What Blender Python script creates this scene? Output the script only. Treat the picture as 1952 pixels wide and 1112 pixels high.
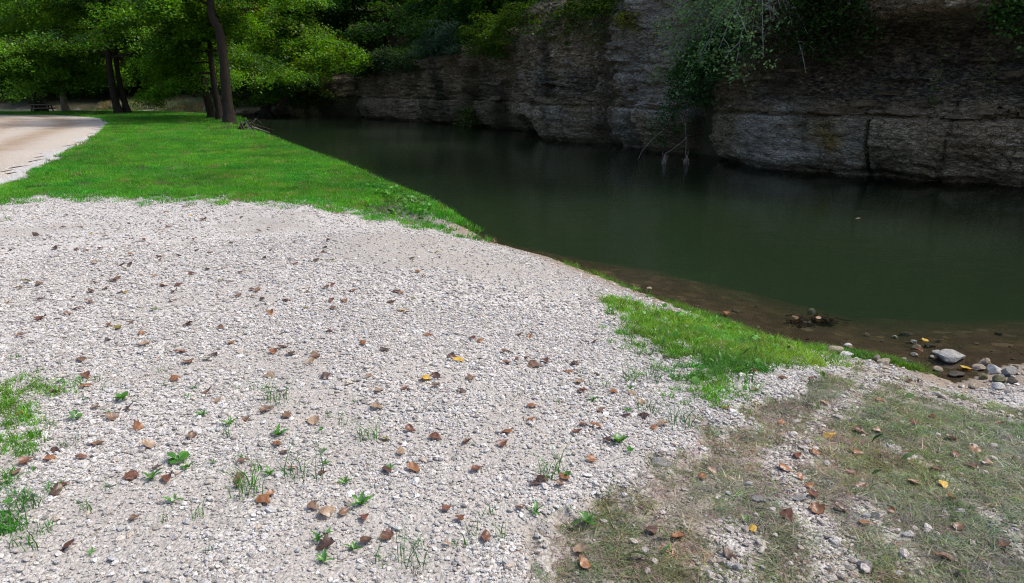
import bpy, bmesh, math, random
import numpy as np
from mathutils import Vector, Matrix, Euler

for o in list(bpy.data.objects):
    bpy.data.objects.remove(o)
scene = bpy.context.scene
COL = scene.collection
R = math.radians

# ------------------------------------------------------------------ camera, sky, sun, exposure
FPX, CX, CY = 1295.0, 976.0, 556.0          # focal length and centre in photograph pixels
CAMZ, PITCH = 1.65, R(16.7)
cd = bpy.data.cameras.new('camera'); cam = bpy.data.objects.new('camera', cd); COL.objects.link(cam)
cam.location = (0, 0, CAMZ); cam.rotation_euler = (R(90) - PITCH, 0, 0)
cd.sensor_width = 36.0; cd.lens = 36.0 * FPX / 1952.0; cd.clip_start = 0.05; cd.clip_end = 2000
scene.camera = cam

SUN_AZ, SUN_EL = R(84), R(55)                # azimuth measured from +Y towards +X
world = bpy.data.worlds.new('World'); scene.world = world; world.use_nodes = True
wn = world.node_tree.nodes; wl = world.node_tree.links
sky = wn.new('ShaderNodeTexSky'); sky.sky_type = 'NISHITA'; sky.sun_disc = False
sky.sun_elevation = SUN_EL; sky.sun_rotation = SUN_AZ
sky.air_density = .85; sky.dust_density = 4.0; sky.ozone_density = .8
bg = wn['Background']; bg.inputs['Strength'].default_value = 0.15
wl.new(sky.outputs['Color'], bg.inputs['Color'])
sd = bpy.data.lights.new('sun', 'SUN'); sun = bpy.data.objects.new('sun', sd); COL.objects.link(sun)
sd.energy = 1.7; sd.angle = R(8); sd.color = (1.0, 0.965, 0.91)
sv = Vector((math.sin(SUN_AZ) * math.cos(SUN_EL), math.cos(SUN_AZ) * math.cos(SUN_EL), math.sin(SUN_EL)))
sun.rotation_euler = (-sv).to_track_quat('-Z', 'Y').to_euler()
sun.location = (30, 15, 40)
vs = scene.view_settings
vs.view_transform = 'Standard'; vs.look = 'None'; vs.gamma = 1.0; vs.use_curve_mapping = False
vs.exposure = 1.0
scene.render.engine = 'CYCLES'
cy = scene.cycles
cy.use_denoising = True; cy.use_adaptive_sampling = True; cy.adaptive_threshold = .015; cy.denoising_prefilter = 'NONE'; cy.filter_width = 1.15
cy.max_bounces = 6; cy.diffuse_bounces = 3; cy.glossy_bounces = 3; cy.transmission_bounces = 4
cy.volume_bounces = 1; cy.transparent_max_bounces = 8; cy.caustics_reflective = False; cy.caustics_refractive = False

# ------------------------------------------------------------------ helpers: picture geometry
CP, SP = math.cos(PITCH), math.sin(PITCH)
def ray(u, v):
    a = (u - CX) / FPX; b = (CY - v) / FPX
    return np.array((a, CP + b * SP, -SP + b * CP))
def onz(u, v, z):
    d = ray(u, v); t = (z - CAMZ) / d[2]
    return np.array((d[0] * t, d[1] * t, z))
def at(u, v, Y):
    d = ray(u, v); t = Y / d[1]
    return Vector((d[0] * t, Y, CAMZ + d[2] * t))
def to_u(x, y, z):
    zz = z - CAMZ
    return CX + FPX * x / (y * CP - zz * SP)

# ------------------------------------------------------------------ helpers: noise and distance
def _h(ix, iy, seed):
    n = (ix.astype(np.int64) * 374761393 + iy.astype(np.int64) * 668265263 + seed * 1442695041) & 0xFFFFFFFF
    n = ((n ^ (n >> 13)) * 1274126177) & 0xFFFFFFFF
    n = ((n ^ (n >> 16)) * 2246822519) & 0xFFFFFFFF
    return ((n ^ (n >> 15)) & 0xFFFFFF) / float(0xFFFFFF)
def vn(x, y, seed=0):
    x = np.asarray(x, float); y = np.asarray(y, float)
    ix = np.floor(x); iy = np.floor(y); fx = x - ix; fy = y - iy
    fx = fx * fx * (3 - 2 * fx); fy = fy * fy * (3 - 2 * fy)
    a = _h(ix, iy, seed); b = _h(ix + 1, iy, seed); c = _h(ix, iy + 1, seed); d = _h(ix + 1, iy + 1, seed)
    return (a + (b - a) * fx) * (1 - fy) + (c + (d - c) * fx) * fy
def fbm(x, y, seed=0, o=4):
    s = 0; a = .5
    for i in range(o):
        s = s + a * vn(np.asarray(x) * 2 ** i, np.asarray(y) * 2 ** i, seed + i * 17); a *= .5
    return s / (1 - .5 ** o)
def sm(a, b, x):
    t = np.clip((np.asarray(x, float) - a) / (b - a), 0, 1); return t * t * (3 - 2 * t)
def dpl(X, Y, pts):
    """distance to a polyline, and the running index of the nearest place on it"""
    best = np.full(X.shape, 1e18); idx = np.zeros(X.shape)
    for i in range(len(pts) - 1):
        ax, ay = pts[i][:2]; bx, by = pts[i + 1][:2]
        dx, dy = bx - ax, by - ay; L = dx * dx + dy * dy + 1e-12
        t = np.clip(((X - ax) * dx + (Y - ay) * dy) / L, 0, 1)
        d = (X - ax - t * dx) ** 2 + (Y - ay - t * dy) ** 2
        m = d < best; best = np.where(m, d, best); idx = np.where(m, i + t, idx)
    return np.sqrt(best), idx
def inside(X, Y, poly):
    r = np.zeros(X.shape, bool); n = len(poly)
    for i in range(n):
        ax, ay = poly[i][:2]; bx, by = poly[(i + 1) % n][:2]
        c = ((ay > Y) != (by > Y))
        xi = ax + (Y - ay) * (bx - ax) / ((by - ay) if by != ay else 1e-9)
        r ^= c & (X < xi)
    return r
def sdf(X, Y, poly):
    d, _ = dpl(X, Y, list(poly) + [poly[0]])
    return np.where(inside(X, Y, poly), d, -d)

# ------------------------------------------------------------------ helpers: objects
def tag(o, label=None, cat=None, group=None, kind=None):
    if label: o['label'] = label
    if cat: o['category'] = cat
    if group: o['group'] = group
    if kind: o['kind'] = kind
    return o
def empty(name, loc=(0, 0, 0)):
    o = bpy.data.objects.new(name, None); o.location = loc; o.empty_display_size = .1; COL.objects.link(o); return o
def mk_mesh(name, V, Fc, smooth=False, mat=None):
    me = bpy.data.meshes.new(name)
    V = np.asarray(V, np.float32).reshape(-1, 3)
    if isinstance(Fc, np.ndarray):
        n, k = Fc.shape
        me.vertices.add(len(V)); me.vertices.foreach_set('co', V.ravel())
        me.loops.add(n * k); me.loops.foreach_set('vertex_index', Fc.astype(np.int32).ravel())
        me.polygons.add(n); me.polygons.foreach_set('loop_start', np.arange(0, n * k, k, dtype=np.int32))
        me.polygons.foreach_set('loop_total', np.full(n, k, np.int32))
        me.update(calc_edges=True)
    else:
        me.from_pydata(V.tolist(), [], Fc); me.update()
    if smooth:
        me.polygons.foreach_set('use_smooth', np.ones(len(me.polygons), bool))
    if mat: me.materials.append(mat)
    return me
def link(name, me, parent=None, loc=None, rot=None, scl=None):
    o = bpy.data.objects.new(name, me); COL.objects.link(o)
    if parent is not None: o.parent = parent
    if loc is not None: o.location = loc
    if rot is not None: o.rotation_euler = rot
    if scl is not None: o.scale = scl if hasattr(scl, '__len__') else (scl,) * 3
    return o
def vcol(me, name, arr):
    a = me.attributes.new(name, 'FLOAT_COLOR', 'POINT')
    arr = np.asarray(arr, np.float32)
    if arr.shape[1] == 3: arr = np.hstack([arr, np.ones((len(arr), 1), np.float32)])
    a.data.foreach_set('color', arr.ravel())
class MB:
    def __init__(s): s.V = []; s.F = []
    def add(s, V, F):
        k = len(s.V); s.V += [tuple(v) for v in V]; s.F += [tuple(i + k for i in f) for f in F]; return s
    def box(s, c, h, M=None):
        V = [Vector((sx * h[0], sy * h[1], sz * h[2])) for sx in (-1, 1) for sy in (-1, 1) for sz in (-1, 1)]
        if M: V = [M @ v for v in V]
        V = [v + Vector(c) for v in V]
        return s.add(V, [(0, 1, 3, 2), (4, 6, 7, 5), (0, 4, 5, 1), (2, 3, 7, 6), (0, 2, 6, 4), (1, 5, 7, 3)])
    def tube(s, pts, rad, n=8, cap=True, wob=0, rnd=None):
        pts = [Vector(p) for p in pts]; V = []; F = []
        for i, p in enumerate(pts):
            d = (pts[min(i + 1, len(pts) - 1)] - pts[max(i - 1, 0)]).normalized()
            if i == 0:
                x = d.cross(Vector((0, 0, 1))); x = x if x.length > .2 else d.cross(Vector((1, 0, 0)))
            else: x = x - d * x.dot(d)                       # carried along, so the skin never twists
            x.normalize(); y = d.cross(x).normalized()
            r = rad[i] if hasattr(rad, '__len__') else rad
            for k in range(n):
                a = 2 * math.pi * k / n; rr = r * (1 + (wob * (rnd.random() - .5) if rnd else 0))
                V.append(p + x * math.cos(a) * rr + y * math.sin(a) * rr)
        for i in range(len(pts) - 1):
            for k in range(n):
                k2 = (k + 1) % n
                F.append((i * n + k, i * n + k2, (i + 1) * n + k2, (i + 1) * n + k))
        if cap:
            F.append(tuple(range(n))[::-1]); F.append(tuple((len(pts) - 1) * n + k for k in range(n)))
        return s.add(V, F)
    def mesh(s, name, mat, smooth=False):
        me = mk_mesh(name, s.V, s.F, smooth, mat); return me
    def build(s, name, mat, parent=None, smooth=False, **k):
        return link(name, s.mesh(name, mat, smooth), parent, **k)
def curve(pts, n):
    """Catmull-Rom through pts, n samples per span"""
    P = [Vector(p) for p in pts]; P = [P[0] * 2 - P[1]] + P + [P[-1] * 2 - P[-2]]; out = []
    for i in range(1, len(P) - 2):
        for k in range(n):
            t = k / n; a, b, c, d = P[i - 1:i + 3]
            out.append(.5 * ((2 * b) + (c - a) * t + (2 * a - 5 * b + 4 * c - d) * t * t + (3 * b - a - 3 * c + d) * t ** 3))
    out.append(P[-2]); return out

# ------------------------------------------------------------------ materials
def mat(name):
    m = bpy.data.materials.new(name); m.use_nodes = True; nt = m.node_tree
    for n in list(nt.nodes): nt.nodes.remove(n)
    return m, nt
class NT:
    def __init__(s, nt): s.nt = nt
    def n(s, t, **k):
        nd = s.nt.nodes.new(t)
        for a, b in k.items(): setattr(nd, a, b)
        return nd
    def l(s, a, b): s.nt.links.new(a, b)
    def val(s, sock, v):
        if hasattr(v, 'is_linked') or hasattr(v, 'links'): s.l(v, sock)
        else:
            if sock.type == 'RGBA' and len(v) == 3: v = tuple(v) + (1,)
            sock.default_value = v
    def attr(s, name, typ='GEOMETRY'):
        a = s.n('ShaderNodeAttribute', attribute_name=name); a.attribute_type = typ; return a
    def noise(s, scale, detail=3, rough=.55, vec=None, dist=0):
        a = s.n('ShaderNodeTexNoise'); a.inputs['Scale'].default_value = scale; a.inputs['Detail'].default_value = detail
        a.inputs['Roughness'].default_value = rough; a.inputs['Distortion'].default_value = dist
        if vec: s.l(vec, a.inputs['Vector'])
        return a.outputs['Fac']
    def vor(s, scale, vec=None, feature='F1', rnd=1.0):
        a = s.n('ShaderNodeTexVoronoi'); a.feature = feature; a.inputs['Scale'].default_value = scale
        a.inputs['Randomness'].default_value = rnd
        if vec: s.l(vec, a.inputs['Vector'])
        return a
    def ramp(s, fac, stops):
        a = s.n('ShaderNodeValToRGB'); s.l(fac, a.inputs['Fac']); e = a.color_ramp.elements
        while len(e) < len(stops): e.new(.5)
        for i, (p, c) in enumerate(stops):
            e[i].position = p; c = (c, c, c) if not hasattr(c, '__len__') else c
            e[i].color = tuple(c) + (1,) if len(c) == 3 else c
        return a.outputs['Color']
    def mix(s, f, a, b, mode='MIX'):
        m = s.n('ShaderNodeMix', data_type='RGBA', blend_type=mode)
        s.val(m.inputs[0], f); s.val(m.inputs[6], a); s.val(m.inputs[7], b); return m.outputs[2]
    def math(s, op, a, b=None, clamp=False):
        m = s.n('ShaderNodeMath', operation=op); m.use_clamp = clamp
        s.val(m.inputs[0], a)
        if b is not None: s.val(m.inputs[1], b)
        return m.outputs[0]
    def bump(s, h, dist, strength=1.0, normal=None):
        b = s.n('ShaderNodeBump'); b.inputs['Distance'].default_value = dist; b.inputs['Strength'].default_value = strength
        s.l(h, b.inputs['Height'])
        if normal: s.l(normal, b.inputs['Normal'])
        return b.outputs['Normal']
    def coords(s, kind='Object', scale=None, rot=None):
        c = s.n('ShaderNodeTexCoord').outputs[kind]
        if scale or rot:
            m = s.n('ShaderNodeMapping'); s.l(c, m.inputs['Vector'])
            if scale: m.inputs['Scale'].default_value = scale
            if rot: m.inputs['Rotation'].default_value = rot
            return m.outputs['Vector']
        return c
    def pbsdf(s, color, rough=.8, spec=.3, normal=None):
        p = s.n('ShaderNodeBsdfPrincipled'); s.val(p.inputs['Base Color'], color); s.val(p.inputs['Roughness'], rough)
        s.val(p.inputs['Specular IOR Level'], spec)
        if normal: s.l(normal, p.inputs['Normal'])
        return p.outputs['BSDF']
    def out(s, surf=None, vol=None, disp=None):
        o = s.n('ShaderNodeOutputMaterial')
        if surf: s.l(surf, o.inputs['Surface'])
        if vol: s.l(vol, o.inputs['Volume'])
    def leafy(s, color, transl=.4, gloss=.06, rough=.4, normal=None):
        d = s.n('ShaderNodeBsdfDiffuse'); t = s.n('ShaderNodeBsdfTranslucent'); g = s.n('ShaderNodeBsdfGlossy')
        s.val(d.inputs['Color'], color)
        hs = s.n('ShaderNodeHueSaturation'); s.val(hs.inputs['Color'], color); hs.inputs['Hue'].default_value = .485; hs.inputs['Saturation'].default_value = 1.1
        hs.inputs['Value'].default_value = 1.2
        s.l(hs.outputs['Color'], t.inputs['Color']); g.inputs['Roughness'].default_value = rough
        m = s.n('ShaderNodeMixShader'); m.inputs[0].default_value = transl; s.l(d.outputs[0], m.inputs[1]); s.l(t.outputs[0], m.inputs[2])
        m2 = s.n('ShaderNodeMixShader'); m2.inputs[0].default_value = gloss; s.l(m.outputs[0], m2.inputs[1]); s.l(g.outputs[0], m2.inputs[2])
        return m2.outputs[0]

def leaf_mat(name, typ='GEOMETRY', transl=.4, gloss=.05, gain=(1, 1, 1)):
    m, nt = mat(name); N = NT(nt)
    a = N.attr('tint', typ).outputs['Color']
    c = N.mix(1.0, a, gain, 'MULTIPLY')
    N.out(N.leafy(c, transl, gloss)); return m
M_LEAF = leaf_mat('tree_leaves', transl=.48, gloss=.012)
M_GRASS = leaf_mat('grass_blades', 'INSTANCER', transl=.40, gloss=.02)
M_TUFT = leaf_mat('tuft_blades', transl=.38, gloss=.045)

def bark_mat(name, c1, c2, sc=9):
    m, nt = mat(name); N = NT(nt)
    v = N.coords('Object', (1, 1, .22)); n1 = N.noise(sc, 5, .65, v); n2 = N.noise(2.2, 3, .5, N.coords('Object'))
    c = N.mix(n1, c1, c2); c = N.mix(N.ramp(n2, [(.45, 0), (.7, 1)]), c, tuple(.5 * (a + b) * .9 for a, b in zip(c1, c2)))
    N.out(N.pbsdf(c, .92, .1, N.bump(n1, .05))); return m
M_BARK = bark_mat('dark_bark', (.012, .010, .008), (.042, .034, .027))
M_BARKPALE = bark_mat('pale_bark', (.12, .105, .085), (.26, .23, .19), 6)
M_DEADWOOD = bark_mat('weathered_wood', (.16, .13, .10), (.38, .34, .29), 14)
M_TWIG = bark_mat('grey_twig', (.22, .2, .18), (.42, .40, .37), 20)

# ------------------------------------------------------------------ the lie of the land
W = -0.55                                       # water level; the gravel pad is at 0
shore_px = [(1937, 697), (1895, 706), (1862, 724), (1822, 734), (1790, 722), (1727, 702), (1671, 689), (1610, 680), (1570, 671), (1514, 660),
            (1440, 646), (1390, 625), (1330, 600), (1260, 575), (1200, 552), (1150, 532), (1100, 513), (1050, 494), (1000, 481), (950, 468)]
shore = [(60, -30), (36, -12), (22, -3), (14, 1.6), (9, 4.3), (6, 5.2)] + [tuple(onz(u, v, W)[:2]) for u, v in shore_px]
crest_px = [(915, 452), (880, 424), (800, 384), (720, 349), (640, 314), (560, 284), (500, 263), (470, 248), (452, 240)]
for i, (u, v) in enumerate(crest_px):
    p = onz(u, v, (-.48, -.37, -.27, -.2, -.16)[min(i, 4)]); k = .08 + .42 * min(i, 4) / 4
    shore.append((p[0] + k * .8, p[1] + k * .6))
shore += [(-15.2, 41), (-19, 45.5), (-24, 50), (-32, 54), (-45, 57), (-70, 58.5), (-160, 59)]
LAND = shore + [(-160, -80), (60, -80)]

cliff_px = [(1937, 357), (1800, 348), (1650, 337), (1500, 326), (1400, 316), (1330, 304), (1250, 290), (1180, 280), (1100, 272), (1040, 263),
            (985, 252), (950, 246), (905, 241), (870, 238), (800, 232), (730, 227), (670, 223.5), (620, 222.5), (580, 222)]
cliff_base = [(44, -14), (32, -1.5), (24, 5.5), (17, 11.5)] + [tuple(onz(u, v, W)[:2]) for u, v in cliff_px] + [(-21.5, 58.2), (-26, 60)]
NCL = len(cliff_base)
farbank = cliff_base + [(-31, 61.5), (-42, 63), (-60, 64.5), (-160, 66)]
HILL = farbank + [(-160, 300), (150, 300), (150, -14)]
ctop_u = [500, 560, 600, 700, 800, 900, 1000, 1100, 1280, 1500, 2100]
ctop_z = [.2, .6, 2.4, 3.2, 3.7, 4.4, 5.2, 5.5, 5.8, 6.0, 6.0]
cb_u = [to_u(x, y, W) if y > 3 else 3000 for x, y in cliff_base]
fb_top = [float(np.interp(u, ctop_u, ctop_z)) for u in cb_u] + [.1, 0, 0, 0]

def height(X, Y, micro=True):
    X = np.asarray(X, float); Y = np.asarray(Y, float)
    d, i = dpl(X, Y, shore); land = inside(X, Y, LAND)
    # width of the bank between the water's edge and the level ground
    w = 1.15 + 1.6 * (1 - sm(8.8, 11.5, Y)) + 1.0 * (1 - sm(4.5, 6.0, Y))
    t = np.clip(d / w, 0, 1)
    pr = np.where(Y > 10, 1 - (1 - t) ** 2.2, 1 - (1 - t) ** 1.35)
    zl = W * (1 - pr) + .02
    zl = zl + .10 * (fbm(X * .35, Y * .35, 5, 2) - .5) * sm(0, 2, d) + .05 * (fbm(X * 1.3, Y * 1.3, 8, 3) - .5) * sm(.1, 1.2, d)
    # bed of the creek
    st = .075 + .30 * sm(7.5, 12, Y)
    dep = np.minimum(1.9, st * d + .085 * np.maximum(0, d - .6 - .5 * fbm(X * .8, Y * .8, 4, 2)) ** 2)
    zb = W - dep + .06 * (fbm(X * 2, Y * 2, 3, 3) - .5) * sm(0, .4, d) - .004
    # far side: cliff with a wooded slope above it, and a low grassy bar to the left
    dh, ih = dpl(X, Y, farbank); hill = inside(X, Y, HILL)
    iscl = 1 - sm(NCL - 3.2, NCL - 1.4, ih)
    top = np.interp(ih, np.arange(len(fb_top)), fb_top)
    lump = 1.4 * (fbm(X * .18, Y * .18, 21, 3) - .5)
    zc = np.where(dh < 1.3, W - .9, top - .15 + .55 * np.clip(dh - 2.2, 0, 34) + lump * sm(2, 6, dh))
    zf = W + .75 * sm(0, 1.6, dh) + .10 * np.clip(dh - 1.5, 0, 6) + .42 * np.clip(dh - 7.5, 0, 40) + lump * sm(6, 12, dh)
    zh = zc * iscl + zf * (1 - iscl)
    zb = np.maximum(zb, W - np.maximum(.25, .9 * dh) * (1 - iscl) - 2.5 * iscl)
    return np.where(hill, zh, np.where(land, zl, zb))
def hgt(x, y): return float(height(np.array([x]), np.array([y]))[0])
def hits(pix):
    """photograph pixels -> places on the ground"""
    pix = np.asarray(pix, float); a = (pix[:, 0] - CX) / FPX; b = (CY - pix[:, 1]) / FPX
    D = np.stack([a, CP + b * SP, -SP + b * CP], 1)
    ts = np.concatenate([np.arange(1.2, 14, .05), np.arange(14, 120, .25)])
    done = np.zeros(len(pix), bool); tt = np.full(len(pix), 60.0); prev = None
    for t in ts:
        P = D * t; g = CAMZ + P[:, 2] - height(P[:, 0], P[:, 1])
        m = (g < 0) & ~done
        if m.any() and prev is not None:
            f = prev[m] / (prev[m] - g[m]); tt[m] = t - dt + f * dt
        elif m.any(): tt[m] = t
        done |= m
        dt = .05 if t < 13.97 else .25
        prev = g
        if done.all(): break
    P = D * tt[:, None]; P[:, 2] = height(P[:, 0], P[:, 1]); return P
def poly(pix): return [tuple(p[:2]) for p in hits(pix)]

lawn_edge = poly([(-200, 470), (-60, 410), (15, 384), (60, 376), (120, 372), (180, 380), (260, 379), (330, 386), (400, 381), (470, 389), (540, 388), (600, 396), (650, 403),
                  (700, 416), (760, 426), (805, 433), (830, 439), (848, 443), (855, 436)])
LAWN = lawn_edge + [(lawn_edge[-1][0] + .1, lawn_edge[-1][1] + 1.2), (lawn_edge[-1][0] + .4, 14), (6, 62), (-160, 90), (-160, 8)]
ROAD = poly([(-200, 455), (-60, 390), (15, 354), (60, 333), (100, 312), (140, 286), (180, 262), (205, 246), (213, 233), (195, 225), (150, 221.5), (80, 219), (15, 219), (-200, 222)]) + [(-75, 36), (-75, 5)]
SILT = poly([(960, 1112), (1010, 1060), (1100, 1000), (1180, 950), (1260, 900), (1350, 845), (1420, 805), (1520, 765), (1590, 715), (1660, 705), (1760, 735), (1860, 765), (1950, 790)]) + [(7, 4.6), (7, -3), (.2, -3)]
NGRASS = poly([(1135, 568), (1200, 576), (1270, 594), (1330, 604), (1360, 606), (1440, 640), (1520, 657), (1600, 688), (1570, 712), (1500, 730), (1440, 752), (1360, 800), (1310, 790), (1250, 735), (1210, 690), (1180, 640), (1150, 600)])
LGRASS = poly([(-80, 715), (60, 728), (150, 735), (170, 770), (130, 830), (120, 900), (80, 940), (95, 1010), (40, 1060), (-80, 1060)])
FINES = poly([(430, 395), (560, 430), (700, 448), (860, 478), (1000, 505), (1130, 540), (1220, 590), (1160, 575), (1020, 562), (860, 545), (700, 512), (560, 470), (450, 420)])
STRIPS = [(poly(a), w) for a, w in (([(1680, 705), (1610, 765), (1535, 830), (1490, 890), (1525, 960), (1570, 1010), (1600, 1100)], .075), ([(1590, 715), (1700, 725), (1800, 762), (1950, 800)], .13),
          ([(1700, 850), (1800, 905), (1900, 990), (1960, 1060)], .045), ([(1400, 1000), (1390, 1100)], .05), ([(1640, 960), (1700, 1020), (1760, 1100)], .05))]

def masks(X, Y):
    n1 = fbm(X * 3.1, Y * 3.1, 31, 4) - .5; n2 = fbm(X * .9, Y * .9, 37, 4) - .5; n3 = fbm(X * 14, Y * 14, 41, 3) - .5
    d, _ = dpl(X, Y, shore); land = inside(X, Y, LAND); hill = inside(X, Y, HILL)
    s = {}
    lawn = sdf(X, Y, LAWN) + .9 * n1 + .5 * n3
    s['lawn'] = sm(-.70, .75, lawn) ** 1.3 * land
    s['silt'] = sm(-.10, .10, sdf(X, Y, SILT) + .35 * n1 + .15 * n3) * land
    s['ngrass'] = sm(-.16, .42, sdf(X, Y, NGRASS) + .30 * n1 + .4 * n3) * land
    s['lgrass'] = sm(-.25, .40, sdf(X, Y, LGRASS) + .5 * n1 + .5 * n3) * land
    s['fines'] = np.clip(sm(-.4, .45, sdf(X, Y, FINES) + 1.3 * n2 + 1.0 * n1) + .75 * sm(.07, .20, n2 + .5 * n1) * (Y < 9), 0, 1) * land
    s['sand'] = (1 - sm(.10, .75, d + .5 * n1)) * land * (Y < 12.5)
    s['bed'] = 1.0 * (~land & ~hill)
    s['wood'] = 1.0 * hill
    s['d'] = np.where(land, d, -d)
    s['road'] = sdf(X, Y, ROAD)
    # silt area: washed-out strips of gravel between the flattened grass
    a = R(40); q = X * math.cos(a) + Y * math.sin(a); p = -X * math.sin(a) + Y * math.cos(a)
    st = fbm(q * .75, p * 2.6, 51, 4)
    s['strip'] = .2 * sm(.60, .70, st + .30 * n3)
    for ln, wd in STRIPS:
        dd, _ = dpl(X, Y, ln); s['strip'] = np.maximum(s['strip'], 1 - sm(wd * .5, wd * 1.5, dd + .14 * n1 + .12 * n3))
    return s

# --- ground sheet
rr = [.02, .2, .5]
while rr[-1] < 12: rr.append(rr[-1] * 1.0125)
while rr[-1] < 75: rr.append(rr[-1] * 1.022)
while rr[-1] < 320: rr.append(rr[-1] * 1.08)
rr = np.array(rr)
th = np.concatenate([np.arange(-178, -52, 4.0), np.arange(-50, 50.01, .36), np.arange(54, 181, 4.0)]); th = np.radians(th)
RR, TH = np.meshgrid(rr, th, indexing='ij'); GX = (RR * np.sin(TH)).ravel(); GY = (RR * np.cos(TH)).ravel()
GZ = height(GX, GY); mk = masks(GX, GY)
GZ = GZ + .045 * (1 - mk['silt']) * (1 - mk['lawn']) * sm(.5, 1.6, mk['d']) * (GY < 14)     # the spread gravel lies a little proud
nr, na = RR.shape
ii, jj = np.meshgrid(np.arange(nr - 1), np.arange(na), indexing='ij'); j2 = (jj + 1) % na
Fq = np.stack([ii * na + jj, (ii + 1) * na + jj, (ii + 1) * na + j2, ii * na + j2], -1).reshape(-1, 4)[:, ::-1]
V = np.stack([GX, GY, GZ], 1)
def GH(x, y):
    """height of the finished ground, spread gravel included"""
    x = np.atleast_1d(np.asarray(x, float)); y = np.atleast_1d(np.asarray(y, float)); m = masks(x, y)
    return height(x, y) + .045 * (1 - m['silt']) * (1 - m['lawn']) * sm(.5, 1.6, m['d']) * (y < 14)

def ground_material():
    m, nt = mat('ground_mix'); N = NT(nt)
    a1 = N.attr('m1'); s1 = N.n('ShaderNodeSeparateColor'); N.l(a1.outputs['Color'], s1.inputs[0])
    a2 = N.attr('m2'); s2 = N.n('ShaderNodeSeparateColor'); N.l(a2.outputs['Color'], s2.inputs[0])
    P = N.coords('Object')
    big = N.noise(1.3, 4, .55, P); fine = N.noise(90, 4, .6, P); mid = N.noise(11, 4, .6, P)
    v1 = N.vor(62, P); v2 = N.vor(125, P)
    sep = N.n('ShaderNodeSeparateColor'); N.l(v1.outputs['Color'], sep.inputs[0])
    sep2 = N.n('ShaderNodeSeparateColor'); N.l(v2.outputs['Color'], sep2.inputs[0])
    st = N.ramp(sep.outputs[0], [(0, (.28, .26, .24)), (.25, (.43, .405, .38)), (.6, (.52, .50, .48)), (.9, (.62, .61, .59)), (1, (.68, .67, .65))])
    st2 = N.ramp(sep2.outputs[1], [(0, (.34, .31, .28)), (.5, (.50, .48, .46)), (1, (.60, .59, .57))])
    grav = N.mix(.45, st, st2)
    edge = N.ramp(v1.outputs['Distance'], [(.0, 1), (.45, .9), (.75, .45)])
    grav = N.mix(1.0, grav, edge, 'MULTIPLY')
    fines = N.mix(mid, (.225, .205, .182), (.35, .33, .302))
    fm = N.math('MULTIPLY', s2.outputs[0], N.ramp(mid, [(.3, .6), (.55, 1)]), True)
    c = N.mix(fm, grav, fines)
    silt = N.mix(N.ramp(mid, [(.3, 0), (.7, 1)]), (.175, .152, .125), (.35, .32, .275)); silt = N.mix(N.ramp(fine, [(.42, 0), (.62, .75)]), silt, (.11, .088, .066))
    c = N.mix(s1.outputs[1], c, silt)
    soil = N.mix(mid, (.018, .040, .010), (.045, .070, .018))
    c = N.mix(s1.outputs[0], c, soil)
    sand = N.mix(mid, (.16, .125, .095), (.27, .225, .18))
    c = N.mix(s1.outputs[2], c, sand)
    vb = N.vor(9, P); sb = N.n('ShaderNodeSeparateColor'); N.l(vb.outputs['Color'], sb.inputs[0])
    bed = N.ramp(sb.outputs[0], [(0, (.024, .015, .008)), (.6, (.045, .03, .016)), (.93, (.085, .058, .033)), (1, (.15, .11, .07))])
    bed = N.mix(.5, bed, N.mix(mid, (.015, .010, .005), (.05, .033, .017)))
    c = N.mix(s2.outputs[1], c, bed)
    wood = N.mix(mid, (.025, .020, .012), (.075, .058, .034)); wood = N.mix(N.ramp(big, [(.45, 0), (.6, .7)]), wood, (.022, .040, .012))
    c = N.mix(s2.outputs[2], c, wood)
    hgt_ = N.math('ADD', N.math('MULTIPLY', N.math('SUBTRACT', 1.0, v1.outputs['Distance']), 1.0), N.math('MULTIPLY', N.math('SUBTRACT', 1.0, v2.outputs['Distance']), .5))
    nb = N.bump(hgt_, .008, .8); nb = N.bump(mid, .02, .6, nb)
    N.out(N.pbsdf(c, .9, .15, nb)); return m
gm = mk_mesh('ground', V, Fq, True, ground_material())
mg = mk
far_lawn = mg['lawn'] * (mg['road'] < 0)
siltm = mg['silt'] * (1 - .85 * mg['strip'])
soilm = np.maximum(np.maximum(far_lawn, .55 * mg['ngrass']), .0)
vcol(gm, 'm1', np.stack([soilm * (1 - mg['wood']), siltm, mg['sand']], 1))
vcol(gm, 'm2', np.stack([mg['fines'], mg['bed'], mg['wood']], 1))
tag(link('ground', gm), kind='structure')

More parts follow.
